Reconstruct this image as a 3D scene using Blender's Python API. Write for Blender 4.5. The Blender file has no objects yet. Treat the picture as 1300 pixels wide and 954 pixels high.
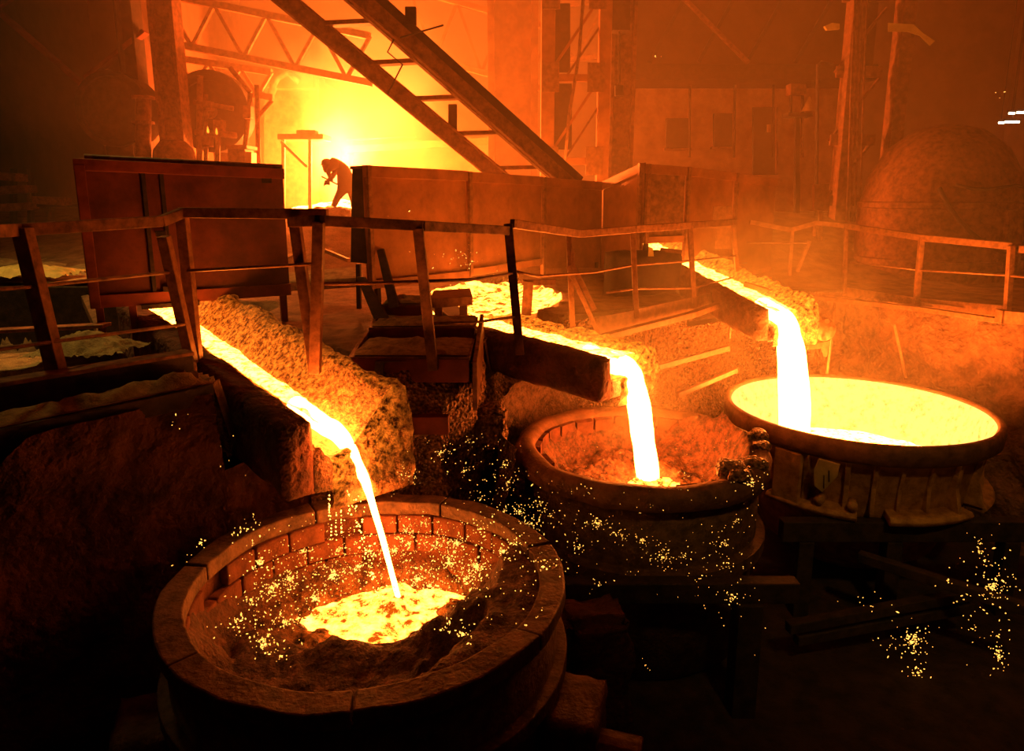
import bpy, bmesh, math, random
from mathutils import Vector, Matrix, noise

random.seed(11)
SC = bpy.context.scene
COL = SC.collection

# ------------------------------------------------------------------ camera
CAM_Z, FPX, PITCH = 5.5, 900.0, math.radians(11.6)
PX0, PY0, IW, IH = 650.0, 433.0, 1300.0, 954.0
cd = bpy.data.cameras.new('camera')
cam = bpy.data.objects.new('camera', cd)
COL.objects.link(cam)
cam.location = (0, 0, CAM_Z)
cam.rotation_euler = (math.pi / 2 - PITCH, 0, 0)
cd.sensor_fit = 'HORIZONTAL'
cd.sensor_width = 36.0
cd.lens = FPX * 36.0 / IW
cd.shift_y = -(IH / 2 - PY0) / IW
cd.clip_end = 200
SC.camera = cam

# ------------------------------------------------------------------ world, light, exposure
SC.view_settings.view_transform = 'Standard'
SC.view_settings.look = 'None'
SC.view_settings.gamma = 1.0
SC.view_settings.use_curve_mapping = False
SC.view_settings.exposure = 0.2
w = bpy.data.worlds.new('world')
SC.world = w
w.use_nodes = True
w.node_tree.nodes['Background'].inputs[0].default_value = (0.004, 0.0008, 0.0002, 1)
w.node_tree.nodes['Background'].inputs[1].default_value = 1.0
SC.cycles.use_denoising = True
SC.cycles.max_bounces = 6
SC.cycles.diffuse_bounces = 3
SC.cycles.volume_bounces = 1
SC.cycles.sample_clamp_indirect = 6.0
SC.cycles.volume_step_rate = 2.0

FIRE = (1.0, 0.150, 0.016)          # colour of the light that the hot metal gives
HAZE = 0.033


def lamp(name, kind, loc, power, color, size=0.3, rot=None, cone=75):
    l = bpy.data.lights.new(name, kind)
    l.energy = power
    l.color = color
    if kind == 'POINT':
        l.shadow_soft_size = size
    elif kind == 'AREA':
        l.size = size
    elif kind == 'SPOT':
        l.shadow_soft_size = size
        l.spot_size = math.radians(cone)
        l.spot_blend = 1.0
    o = bpy.data.objects.new(name, l)
    o.location = loc
    if rot:
        o.rotation_euler = rot
    COL.objects.link(o)
    return o


# the furnace fire deep in the hall, and pale hall lamps high under the roof
lamp('furnace_fire_light', 'POINT', (-4.2, 18.4, 6.4), 11500, FIRE, 0.5)
lamp('hall_lamp_light', 'SPOT', (-6.5, 8.0, 12.5), 1300, (1.0, 0.64, 0.14), 0.4)
lamp('hall_lamp_light', 'SPOT', (3.2, -2.0, 12.0), 650, (1.0, 0.50, 0.08), 0.4, (math.radians(43.7), 0, math.radians(-5)), 40)


# ------------------------------------------------------------------ helpers
RX = Vector((1, 0, 0))
FW = Vector((0, math.cos(PITCH), -math.sin(PITCH)))
UP = Vector((0, math.sin(PITCH), math.cos(PITCH)))
ORG = Vector((0, 0, CAM_Z))
Zv = Vector((0, 0, 1))


def ray(x, y):
    return FW + RX * ((x - PX0) / FPX) + UP * ((PY0 - y) / FPX)


def pY(x, y, Y):
    d = ray(x, y)
    return ORG + d * (Y / d.y)


def pZ(x, y, Z):
    d = ray(x, y)
    return ORG + d * ((Z - CAM_Z) / d.z)


def nz(p, f, seed=0.0):
    return noise.noise(Vector((p[0] * f + seed, p[1] * f - seed * .7, p[2] * f + seed * 1.3)))


def fbm(p, f, o=4, seed=0.0):
    s, a = 0.0, 1.0
    for _ in range(o):
        s += a * nz(p, f, seed)
        f *= 2.1
        a *= .55
    return s


def smooth(a, b, x):
    t = min(1, max(0, (x - a) / (b - a)))
    return t * t * (3 - 2 * t)


class MB:
    def __init__(s):
        s.v, s.f = [], []

    def add(s, vs, fs):
        n = len(s.v)
        s.v += [Vector(v) for v in vs]
        s.f += [tuple(i + n for i in f) for f in fs]
        return s

    def frame_box(s, c, ax, ay, az):
        c, ax, ay, az = Vector(c), Vector(ax), Vector(ay), Vector(az)
        vs = [c + ax * i + ay * j + az * k for i in (-.5, .5) for j in (-.5, .5) for k in (-.5, .5)]
        return s.add(vs, [(0, 1, 3, 2), (4, 6, 7, 5), (0, 4, 5, 1), (2, 3, 7, 6), (0, 2, 6, 4), (1, 5, 7, 3)])

    def box(s, c, size, rz=0.0):
        m = Matrix.Rotation(rz, 3, 'Z')
        return s.frame_box(c, m @ Vector((size[0], 0, 0)), m @ Vector((0, size[1], 0)), Vector((0, 0, size[2])))

    def beam(s, p, q, wd, ht, up=Zv):
        p, q = Vector(p), Vector(q)
        d = q - p
        u = d.normalized()
        side = u.cross(Vector(up))
        if side.length < 1e-3:
            side = u.cross(Vector((0, 1, 0)))
        side.normalize()
        t = side.cross(u)
        return s.frame_box((p + q) / 2, d, side * wd, t * ht)

    def tube(s, pts, r, n=8, cap=True):
        pts = [Vector(p) for p in pts]
        rs = r if isinstance(r, (list, tuple)) else [r] * len(pts)
        ref = None
        rings = []
        for i, p in enumerate(pts):
            a = pts[max(0, i - 1)]
            b = pts[min(len(pts) - 1, i + 1)]
            t = (b - a).normalized()
            if ref is None:
                ref = Vector((0, 0, 1)) if abs(t.z) < .9 else Vector((1, 0, 0))
            u = (ref - t * ref.dot(t)).normalized()
            ref = u
            v = t.cross(u)
            rings.append([p + (u * math.cos(2 * math.pi * k / n) + v * math.sin(2 * math.pi * k / n)) * rs[i] for k in range(n)])
        vs = [x for rg in rings for x in rg]
        fs = []
        for i in range(len(pts) - 1):
            for k in range(n):
                k2 = (k + 1) % n
                fs.append((i * n + k, i * n + k2, (i + 1) * n + k2, (i + 1) * n + k))
        if cap:
            fs.append(tuple(range(n))[::-1])
            fs.append(tuple((len(pts) - 1) * n + k for k in range(n)))
        return s.add(vs, fs)

    def lathe(s, c, prof, n=48, a0=0.0, a1=2 * math.pi, closed=False, jit=None, axis=None):
        """prof: list of (r, z); a full turn wraps round; closed joins last profile point to first."""
        c = Vector(c)
        full = abs(a1 - a0 - 2 * math.pi) < 1e-6
        m = n if full else n + 1
        vs = []
        for k in range(m):
            a = a0 + (a1 - a0) * k / n
            for (r, z) in prof:
                p = Vector((r * math.cos(a), r * math.sin(a), z))
                if jit:
                    p = jit(p)
                if axis == 'Y':
                    p = Vector((p.x, p.z, p.y))
                elif axis == 'X':
                    p = Vector((p.z, p.x, p.y))
                vs.append(c + p)
        L = len(prof)
        fs = []
        for k in range(n):
            k2 = (k + 1) % m
            for j in range(L if closed else L - 1):
                j2 = (j + 1) % L
                fs.append((k * L + j, k2 * L + j, k2 * L + j2, k * L + j2))
        if closed and not full:
            fs.append(tuple(range(L)))
            fs.append(tuple((m - 1) * L + j for j in range(L))[::-1])
        return s.add(vs, fs)

    def prism(s, poly, off):
        poly = [Vector(p) for p in poly]
        off = Vector(off)
        n = len(poly)
        fs = [tuple(range(n))[::-1], tuple(range(n, 2 * n))]
        for i in range(n):
            j = (i + 1) % n
            fs.append((i, j, n + j, n + i))
        return s.add(poly + [p + off for p in poly], fs)

    def grid(s, nu, nv, fn):
        vs = [fn(i / nu, j / nv) for i in range(nu + 1) for j in range(nv + 1)]
        fs = [(i * (nv + 1) + j, (i + 1) * (nv + 1) + j, (i + 1) * (nv + 1) + j + 1, i * (nv + 1) + j + 1)
              for i in range(nu) for j in range(nv)]
        return s.add(vs, fs)

    def build(s, name, m, parent=None, smooth_=False, bevel=0.0, normals=True):
        off = Vector((0, 0, 0))
        pp = parent
        while pp is not None:
            off += pp.location
            pp = pp.parent
        me = bpy.data.meshes.new(name)
        me.from_pydata([tuple(v - off) for v in s.v], [], s.f)
        if normals:
            bm = bmesh.new()
            bm.from_mesh(me)
            bmesh.ops.recalc_face_normals(bm, faces=bm.faces)
            bm.to_mesh(me)
            bm.free()
        me.update()
        if smooth_:
            me.polygons.foreach_set('use_smooth', [True] * len(me.polygons))
        me.materials.append(m)
        o = bpy.data.objects.new(name, me)
        COL.objects.link(o)
        if parent is not None:
            o.parent = parent
        if bevel:
            b = o.modifiers.new('edge', 'BEVEL')
            b.width = bevel
            b.segments = 2
            b.limit_method = 'ANGLE'
        return o


def rough_box(c, ax, ay, az, cut, amp, freq, seed=0.0, rnd=0.0):
    """a box with uneven, crusted faces; returns an MB"""
    bm = bmesh.new()
    c, ax, ay, az = Vector(c), Vector(ax), Vector(ay), Vector(az)
    L = [ax.length, ay.length, az.length]
    nx, ny, nzz = [max(1, int(l / cut)) for l in L]
    m = MB()
    seen = {}

    def vid(i, j, k):
        key = (i, j, k)
        if key not in seen:
            u, v, t = i / nx - .5, j / ny - .5, k / nzz - .5
            p = c + ax * u + ay * v + az * t
            nn = Vector((0, 0, 0))
            if i in (0, nx):
                nn += ax.normalized() * (1 if i else -1)
            if j in (0, ny):
                nn += ay.normalized() * (1 if j else -1)
            if k in (0, nzz):
                nn += az.normalized() * (1 if k else -1)
            e = nn.length
            nn.normalize()
            p = p + nn * (amp * fbm(p, freq, 4, seed) - (rnd if e > 1.1 else 0))
            seen[key] = len(m.v)
            m.v.append(p)
        return seen[key]
    for i in range(nx):
        for j in range(ny):
            for k in (0, nzz):
                m.f.append((vid(i, j, k), vid(i + 1, j, k), vid(i + 1, j + 1, k), vid(i, j + 1, k)))
    for i in range(nx):
        for k in range(nzz):
            for j in (0, ny):
                m.f.append((vid(i, j, k), vid(i + 1, j, k), vid(i + 1, j, k + 1), vid(i, j, k + 1)))
    for j in range(ny):
        for k in range(nzz):
            for i in (0, nx):
                m.f.append((vid(i, j, k), vid(i, j + 1, k), vid(i, j + 1, k + 1), vid(i, j, k + 1)))
    bm.free()
    return m


def tag(o, label, cat=None, group=None, kind=None):
    o['label'] = label
    if cat:
        o['category'] = cat
    if group:
        o['group'] = group
    if kind:
        o['kind'] = kind
    return o


def thing(name, label, cat, loc, group=None):
    o = bpy.data.objects.new(name, None)
    o.empty_display_size = .1
    o.location = Vector(loc)
    COL.objects.link(o)
    return tag(o, label, cat, group)


def copy_tree(o, parent=None, delta=None):
    c = o.copy()
    COL.objects.link(c)
    c.parent = parent
    if delta is not None:
        c.location = o.location + Vector(delta)
    for ch in o.children:
        copy_tree(ch, c)
    return c


# ------------------------------------------------------------------ materials
def mat(name):
    m = bpy.data.materials.new(name)
    m.use_nodes = True
    nt = m.node_tree
    nt.nodes.clear()
    out = nt.nodes.new('ShaderNodeOutputMaterial')
    return m, nt, out


def N(nt, kind, **kw):
    n = nt.nodes.new(kind)
    for k, v in kw.items():
        setattr(n, k, v)
    return n


def ramp(nt, src, stops):
    r = N(nt, 'ShaderNodeValToRGB')
    e = r.color_ramp.elements
    while len(e) < len(stops):
        e.new(.5)
    for i, (p, c) in enumerate(stops):
        e[i].position = p
        e[i].color = (c[0], c[1], c[2], 1)
    nt.links.new(src, r.inputs[0])
    return r.outputs[0]


def surf(name, c1, c2, scale=6.0, rough=.8, metal=0.0, bump=.3, bscale=40.0, bdist=.02, c3=None, voronoi=False):
    m, nt, out = mat(name)
    b = N(nt, 'ShaderNodeBsdfPrincipled')
    nt.links.new(b.outputs[0], out.inputs['Surface'])
    tc = N(nt, 'ShaderNodeTexCoord')
    n1 = N(nt, 'ShaderNodeTexNoise')
    n1.inputs['Scale'].default_value = scale
    n1.inputs['Detail'].default_value = 6
    n1.inputs['Roughness'].default_value = .65
    nt.links.new(tc.outputs['Object'], n1.inputs['Vector'])
    stops = [(.35, c1), (.62, c2)]
    if c3:
        stops.append((.75, c3))
    nt.links.new(ramp(nt, n1.outputs['Fac'], stops), b.inputs['Base Color'])
    b.inputs['Roughness'].default_value = rough
    b.inputs['Metallic'].default_value = metal
    if bump:
        if voronoi:
            n2 = N(nt, 'ShaderNodeTexVoronoi')
            src = n2.outputs['Distance']
        else:
            n2 = N(nt, 'ShaderNodeTexNoise')
            n2.inputs['Detail'].default_value = 4
            src = n2.outputs['Fac']
        n2.inputs['Scale'].default_value = bscale
        nt.links.new(tc.outputs['Object'], n2.inputs['Vector'])
        bp = N(nt, 'ShaderNodeBump')
        bp.inputs['Strength'].default_value = bump
        bp.inputs['Distance'].default_value = bdist
        nt.links.new(src, bp.inputs['Height'])
        nt.links.new(bp.outputs[0], b.inputs['Normal'])
    return m


def molten(name, lo, hi, scale, s_lo, s_hi, a=.35, b=.6, sampling=True):
    """incandescent metal: emission that runs from cooler to hotter by noise"""
    m, nt, out = mat(name)
    tc = N(nt, 'ShaderNodeTexCoord')
    n1 = N(nt, 'ShaderNodeTexNoise')
    n1.inputs['Scale'].default_value = scale
    n1.inputs['Detail'].default_value = 7
    n1.inputs['Roughness'].default_value = .7
    nt.links.new(tc.outputs['Object'], n1.inputs['Vector'])
    e = N(nt, 'ShaderNodeEmission')
    g = s_lo / s_hi
    nt.links.new(ramp(nt, n1.outputs['Fac'], [(a, tuple(c * g for c in lo)), (b, hi)]), e.inputs['Color'])
    e.inputs['Strength'].default_value = s_hi
    nt.links.new(e.outputs[0], out.inputs['Surface'])
    m.cycles.emission_sampling = 'FRONT_BACK' if sampling else 'NONE'
    return m


def hot_crust(name, c1, c2, glow, scale, strength, attr='hotness', bscale=35.0, bdist=.03):
    """slag that still glows where its 'hotness' attribute (its temperature) is high"""
    m, nt, out = mat(name)
    b = N(nt, 'ShaderNodeBsdfPrincipled')
    nt.links.new(b.outputs[0], out.inputs['Surface'])
    tc = N(nt, 'ShaderNodeTexCoord')
    n1 = N(nt, 'ShaderNodeTexNoise')
    n1.inputs['Scale'].default_value = scale
    n1.inputs['Detail'].default_value = 7
    n1.inputs['Roughness'].default_value = .75
    nt.links.new(tc.outputs['Object'], n1.inputs['Vector'])
    nt.links.new(ramp(nt, n1.outputs['Fac'], [(.35, c1), (.65, c2)]), b.inputs['Base Color'])
    b.inputs['Roughness'].default_value = .75
    at = N(nt, 'ShaderNodeAttribute', attribute_name=attr)
    k = N(nt, 'ShaderNodeMapRange')
    k.inputs['From Min'].default_value = .42
    k.inputs['From Max'].default_value = .68
    nt.links.new(n1.outputs['Fac'], k.inputs['Value'])
    mm = N(nt, 'ShaderNodeMath', operation='MULTIPLY')
    nt.links.new(k.outputs[0], mm.inputs[0])
    nt.links.new(at.outputs['Fac'], mm.inputs[1])
    m2 = N(nt, 'ShaderNodeMath', operation='MULTIPLY')
    nt.links.new(mm.outputs[0], m2.inputs[0])
    m2.inputs[1].default_value = strength
    b.inputs['Emission Color'].default_value = (*glow, 1)
    nt.links.new(m2.outputs[0], b.inputs['Emission Strength'])
    n2 = N(nt, 'ShaderNodeTexNoise')
    n2.inputs['Scale'].default_value = bscale
    n2.inputs['Detail'].default_value = 4
    nt.links.new(tc.outputs['Object'], n2.inputs['Vector'])
    bp = N(nt, 'ShaderNodeBump')
    bp.inputs['Strength'].default_value = .8
    bp.inputs['Distance'].default_value = bdist
    nt.links.new(n2.outputs['Fac'], bp.inputs['Height'])
    nt.links.new(bp.outputs[0], b.inputs['Normal'])
    m.cycles.emission_sampling = 'NONE'
    return m


def set_heat(o, fn):
    me = o.data
    a = me.attributes.new('hotness', 'FLOAT', 'POINT')
    off = Vector((0, 0, 0))
    pp = o.parent
    while pp is not None:
        off += pp.location
        pp = pp.parent
    a.data.foreach_set('value', [fn(v.co + off) for v in me.vertices])


M = {}
M['rust'] = surf('rusted_steel', (.10, .042, .022), (.30, .13, .06), 9, .7, .25, .35, 60, .006, (.38, .19, .09))
M['rail'] = surf('worn_rail_steel', (.16, .065, .03), (.34, .15, .07), 14, .5, .4, .2, 80, .004)
M['dark'] = surf('sooty_steel', (.016, .010, .008), (.06, .032, .02), 8, .75, .2, .4, 50, .008)
M['red'] = surf('red_oxide_plate', (.13, .022, .012), (.27, .05, .024), 3.5, .62, .1, .2, 30, .006, (.18, .03, .015))
M['redplate'] = surf('dull_red_plate', (.075, .014, .008), (.16, .032, .016), 3.5, .62, .1, .2, 30, .006, (.11, .02, .01))
M['plate'] = surf('heat_stained_plate', (.22, .075, .03), (.40, .15, .06), 3, .6, .15, .2, 25, .006)
M['slag'] = surf('slag_crust', (.05, .025, .015), (.26, .13, .07), 16, .62, .1, 1.0, 42, .05)
M['slagfine'] = surf('splashed_slag_crust', (.07, .03, .016), (.50, .25, .12), 22, .5, .15, 1.0, 30, .05, (.60, .34, .17), True)
M['conc'] = surf('scorched_concrete', (.10, .045, .025), (.30, .13, .065), 5, .85, 0, .9, 16, .06)
M['pit'] = surf('pit_masonry', (.06, .018, .010), (.17, .05, .025), 4, .9, 0, .9, 14, .06)
M['sand'] = surf('spilled_sand', (.20, .13, .06), (.46, .33, .15), 10, .95, 0, .7, 70, .02)
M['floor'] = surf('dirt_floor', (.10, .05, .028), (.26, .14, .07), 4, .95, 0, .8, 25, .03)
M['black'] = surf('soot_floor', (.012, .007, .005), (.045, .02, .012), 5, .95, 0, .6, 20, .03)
M['ladle'] = surf('cast_ladle_steel', (.07, .035, .022), (.20, .10, .055), 9, .65, .25, .7, 35, .015)
M['rim'] = surf('cast_rim_steel', (.13, .055, .03), (.28, .12, .06), 7, .7, .15, .6, 40, .012)
M['pot'] = surf('ochre_pot_steel', (.26, .11, .032), (.56, .28, .085), 8, .6, .1, .6, 60, .008)
M['brick'] = surf('refractory_brick', (.09, .026, .014), (.22, .07, .035), 8, .9, 0, .7, 60, .01)
M['tan'] = surf('pale_tag_steel', (.42, .28, .10), (.60, .42, .17), 6, .6, .1, .4, 50, .004)
M['tarp'] = surf('yellow_sheet', (.50, .36, .10), (.72, .55, .18), 5, .7, 0, .3, 20, .01)
M['cloth'] = surf('sooty_clothing', (.03, .015, .01), (.06, .03, .02), 20, .9, 0, .3, 60, .004)
M['wallb'] = surf('hall_cladding', (.09, .04, .022), (.17, .075, .04), 1.5, .9, 0, .3, 6, .03)
M['roof'] = surf('sooty_roof', (.05, .022, .012), (.10, .045, .025), 2, .95, 0, .3, 6, .03)

M['stream'] = molten('white_hot_stream', (1, .20, .022), (1, .22, .026), 7, 48, 56)
M['bed'] = molten('molten_bed', (1, .15, .005), (1, .22, .022), 9, 5.0, 72, .36, .58)
M['grain'] = molten('granular_melt', (1, .15, .005), (1, .24, .022), 16, 2.5, 26, .38, .58)
M['bath'] = molten('molten_bath', (1, .13, .004), (1, .24, .022), 7, .7, 17, .42, .63)
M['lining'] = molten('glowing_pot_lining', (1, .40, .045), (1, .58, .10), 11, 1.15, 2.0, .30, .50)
M['spark'] = molten('spark', (1, .34, .03), (1, .46, .08), 3, 1.5, 3.8, .3, .7, False)
M['drip'] = molten('molten_drop', (1, .34, .04), (1, .42, .06), 3, 8, 10, .3, .7, False)
M['gas'] = molten('gas_flame', (1, .16, .008), (1, .22, .015), 4, 2.5, 4, .3, .7, False)
M['tube'] = molten('lamp_tube', (1, .80, .40), (1, .85, .5), 1, 14, 14)
M['bank'] = hot_crust('glowing_slag_bank', (.16, .06, .03), (.40, .20, .09), (1, .19, .010), 20, 2.9)
M['skull'] = hot_crust('ladle_slag_crust', (.035, .014, .009), (.20, .075, .04), (1, .12, .004), 10, 1.6)


M['plaster'] = surf('stained_plaster', (.40, .22, .11), (.68, .44, .25), 1.8, .9, 0, .4, 10, .03, (.60, .36, .2))

# ------------------------------------------------------------------ setting
PLAT, RIMZ, PIT = 4.1, 3.1, 1.2
EDGE = [(-7.0, .6), (-5.0, 1.9), (-3.05, 4.2), (-2.3, 5.15), (-2.05, 5.6), (-1.6, 5.8), (-.6, 6.0), (-.35, 7.0),
        (-.08, 8.15), (.85, 8.40), (3.3, 10.2), (4.4, 10.95), (5.15, 10.75), (5.5, 9.4), (6.05, 8.4), (7.6, 6.0), (9.5, 3.0)]


def edge_y(x):
    if x <= EDGE[0][0]:
        return EDGE[0][1]
    for (a, b) in zip(EDGE, EDGE[1:]):
        if x <= b[0]:
            return a[1] + (b[1] - a[1]) * (x - a[0]) / (b[0] - a[0])
    return EDGE[-1][1]


CARVE = [((-4.15, 7.85), (-1.44, 4.95), 3.45), ((-.95, 8.68), (1.0, 6.75), 3.55), ((2.2, 12.4), (3.07, 8.28), 3.8)]
BASIN = (-.25, 10.0, .95, 1.55)


def floor_z(x, y):
    z = PLAT + 1.0 * smooth(11.0, 15.5, y)
    if x < -3.0 and y < 9.4:
        z -= .75 * smooth(-3.0, -3.5, x) * smooth(9.4, 9.2, y)
    if x < -4:
        z += .25 * smooth(-4, -4.4, x) * smooth(9.2, 9.4, y) * (1 - smooth(11, 15, y))
    for (ax, ay), (bx_, by), zz in CARVE:            # trenches in which the runners lie
        dx, dy = bx_ - ax, by - ay
        L = math.hypot(dx, dy)
        t = ((x - ax) * dx + (y - ay) * dy) / L
        o = (-(x - ax) * dy + (y - ay) * dx) / L
        if -.2 < t < L + .6 and -.34 < o < .85:
            z = min(z, zz)
    if ((x - BASIN[0]) / BASIN[2]) ** 2 + ((y - BASIN[1]) / BASIN[3]) ** 2 < 1:
        z = min(z, 3.8)
    return z


m = MB()
xs = [-15 + 33 * i / 150 for i in range(151)]


def fl(u, v):
    x = -15 + 33 * u
    y0 = edge_y(x)
    y = y0 + (27.0 - y0) * (v ** 1.6)
    z = floor_z(x, y)
    return Vector((x, y, z + .035 * fbm((x, y, 0), 1.7, 3) * (1 if v > .03 else 0)))


m.grid(420, 220, fl)
tag(m.build('floor', M['floor'], None, True), 'dirt covered working platform behind the casting pit', 'floor', kind='structure')
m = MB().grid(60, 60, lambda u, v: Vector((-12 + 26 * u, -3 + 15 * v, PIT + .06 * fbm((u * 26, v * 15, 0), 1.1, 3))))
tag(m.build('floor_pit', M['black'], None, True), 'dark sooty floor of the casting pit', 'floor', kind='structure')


def pit_wall(name, x0, x1, material, label, amp, step=.055, inset=0.0):
    pts = [Vector((x0, edge_y(x0), 0))] + [Vector((x, y, 0)) for x, y in EDGE if x0 < x < x1] + [Vector((x1, edge_y(x1), 0))]
    L = [0]
    for a, b in zip(pts, pts[1:]):
        L.append(L[-1] + (b - a).length)
    tot = L[-1]

    def fn(u, v):
        s = u * tot
        for i in range(len(pts) - 1):
            if s <= L[i + 1] + 1e-6:
                t = (s - L[i]) / (L[i + 1] - L[i])
                p = pts[i].lerp(pts[i + 1], t)
                d = (pts[i + 1] - pts[i]).normalized()
                break
        nrm = Vector((d.y, -d.x, 0))
        zt_ = min(PLAT, floor_z(p.x, p.y), floor_z(p.x + .05, p.y + .12)) - .06
        z = PIT - .1 + (zt_ - PIT + .1) * v
        q = Vector((p.x, p.y, z))
        return q + nrm * (inset + amp * fbm(q, 1.6, 5, 3.0) + .12 * (1 - v))
    mm = MB().grid(int(tot / step), int(3.0 / step), fn)
    return tag(mm.build(name, material, None, True), label, 'wall', kind='structure')


pit_wall('wall_left', -7.0, -1.75, M['pit'], 'dark red pit wall under the plank edged platform', .10)
pit_wall('wall_middle', -1.75, .55, M['slagfine'], 'slag splashed pit wall under the middle stair', .20, .04)
pit_wall('wall_rear', .55, 4.3, M['slagfine'], 'slag splashed pit wall beneath the walkway railing', .12, .04)
pit_wall('wall_right', 4.3, 9.5, M['conc'], 'scorched concrete pit wall behind the glowing pot', .14)

tag(MB().box((1.5, 27.0, 7), (36, .3, 16)).build('wall_back', M['wallb']), 'sooty cladding wall at the end of the hall', 'wall', kind='structure')
tag(MB().prism([(-7.30, 14.7, 4.6), (-9.6, 26.9, 4.6), (-9.8, 26.9, 4.6), (-7.50, 14.7, 4.6)], (0, 0, 9.9)).build('wall_light_block', M['wallb']), 'added wall blocking the fire light from the dark sand bay', 'wall', kind='structure')  # wall added to keep the fire's light and glow off the sand bay
tag(MB().box((-15.1, 13, 7), (.3, 30, 16)).build('wall_hall_left', M['roof']), 'dark side wall of the hall beyond the sand heap', 'wall', kind='structure')
tag(MB().box((18.1, 13, 7), (.3, 30, 16)).build('wall_hall_right', M['roof']), 'dark side wall of the hall beyond the domed vessel', 'wall', kind='structure')
tag(MB().box((1.5, 13.5, 14.6), (36, 29, .3)).build('ceiling', M['roof']), 'sooty roof of the hall', 'ceiling', kind='structure')

# ------------------------------------------------------------------ ladles
C1 = Vector((-.92, 4.19, 0))
C2 = Vector((1.27, 6.68, 0))
C3 = Vector((4.0, 7.94, 0))


def ring_segments(parent, c, ri, ro, z0, z1, n, material, gap=.012, a_off=0.0, wob=.012, name='rim_segment'):
    for k in range(n):
        a0 = a_off + 2 * math.pi * k / n + gap
        a1 = a_off + 2 * math.pi * (k + 1) / n - gap
        dz = random.uniform(-.012, .012)
        MB().lathe((c.x, c.y, 0), [(ri, z0), (ri, z1 + dz), (ro, z1 + dz), (ro, z0)], 10, a0, a1, True,
                   jit=lambda p: p + Vector((p.x, p.y, 0)) * wob * nz(p, 3.0) + Vector((0, 0, .02 * nz(p, 4.0, 5)))
                   ).build(name, material, parent, False, .012)


def disc_crust(c, R, zfn, nr=70, na=170):
    def fn(u, v):
        a = 2 * math.pi * u
        r = R * math.sqrt(v) if v > 0 else 0
        x, y = c.x + r * math.cos(a), c.y + r * math.sin(a)
        return Vector((x, y, zfn(x, y, r / R)))
    return MB().grid(na, nr, fn)


# ---- brick lined ladle under the first runner
L1 = thing('brick_lined_ladle', 'brick lined ladle with a broad flat rim catching the thin spattering stream', 'ladle', (C1.x, C1.y, PIT), 'ladles in the casting pit')
MB().lathe((C1.x, C1.y, 0), [(1.0, PIT), (1.12, PIT + .05), (1.20, 2.2), (1.22, 2.99), (1.19, 2.99), (1.18, 1.6), (0.0, 1.6)], 72).build('shell', M['ladle'], L1, True)
for z in (2.55, 1.75):
    MB().lathe((C1.x, C1.y, 0), [(1.18, z), (1.28, z), (1.28, z + .1), (1.18, z + .1)], 72, closed=True).build('band', M['ladle'], L1, False, .01)
ring_segments(L1, C1, 1.10, 1.265, 2.99, RIMZ, 7, M['ladle'], .005, .35)
lin = MB().lathe((C1.x, C1.y, 0), [(1.165, 1.62), (1.165, 2.985)], 60).build('lining', M['brick'], L1, True)
bw = 2 * math.pi / 24
bm_mesh = {}
for c in range(5):
    z = 2.84 - .158 * c
    for k in range(24):
        a = bw * (k + .5 * (c % 2))
        ca = math.degrees(a) % 360
        if ca < 95 and c > 1 or ca > 255 and c > 2 or random.random() < .03 or (160 < ca < 178 and c == 0):
            continue
        ri = 1.085 + random.uniform(-.010, .012)
        key = (c + k) % 4
        if key not in bm_mesh:
            g = .004 + .002 * key
            b_ = MB().lathe((0, 0, 0), [(1.085, 0), (1.085, .150), (1.16, .150), (1.16, 0)], 3, g, bw - g, True,
                            jit=lambda p: p * (1 + .006 * nz(p, 9, key))).build('brick', M['brick'], lin, False, .012)
            b_.location = (0, 0, 0)
            bm_mesh[key] = b_.data
            for vv in b_.data.vertices:          # keep the mesh about the ladle axis
                vv.co = vv.co + Vector((C1.x, C1.y, PIT))
        else:
            b_ = bpy.data.objects.new('brick', bm_mesh[key])
            COL.objects.link(b_)
            b_.parent = lin
            bv = b_.modifiers.new('edge', 'BEVEL')
            bv.width = .012
            bv.segments = 2
        s_ = ri / 1.085
        b_.scale = (s_, s_, 1)
        b_.location = (0, 0, z - PIT)
        b_.rotation_euler = (0, 0, a)
# two heavy lugs on the shell
for a, zz in ((math.radians(-18), 2.15), (math.radians(202), 2.1)):
    d = Vector((math.cos(a), math.sin(a), 0))
    t = Vector((-d.y, d.x, 0))
    pos = Vector((C1.x, C1.y, zz)) + d * 1.36
    rough_box(pos, d * .34, t * .5, Vector((0, 0, .75)), .06, .03, 3, 2, .03).build('lug', M['ladle'], L1, True)
    MB().tube([pos + d * .1, pos + d * .42], .16, 18).build('trunnion', M['ladle'], L1, False, .02)

POOL1 = Vector((-.93, 4.76, 0))


def crust1(x, y, q):
    d = math.hypot((x - POOL1.x) / .62, (y - POOL1.y) / .50)
    p = (x, y, 0)
    z = 2.40 + .20 * smooth(.75, 1.5, d + .35 * fbm(p, 3.2, 3, 7)) + .055 * fbm(p, 4.5, 5, 2)
    z += .42 * smooth(.15, .85, (x - C1.x) / 1.05 + .25 * fbm(p, 2.5, 3)) * smooth(1.0, -.2, (y - C1.y) / 1.05)   # skull on one flank
    z += .17 * math.exp(-((x + .55) ** 2 / .12 + (y - 4.02) ** 2 / .03)) + .10 * math.exp(-((x + 1.15) ** 2 / .07 + (y - 4.0) ** 2 / .03))
    z += .26 * smooth(.80, 1.0, q + .1 * fbm(p, 3, 3)) * smooth(.5, -.5, (y - C1.y)) + .12 * smooth(.9, 1, q)
    z += .42 * smooth(.70, .98, q) * smooth(.15, .7, (x - C1.x) / 1.05) * smooth(.75, .3, (y - C1.y) / 1.05)
    z -= .10 * smooth(.9, .3, d)
    return min(z, 3.03 + .03 * fbm(p, 6, 2))


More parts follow.
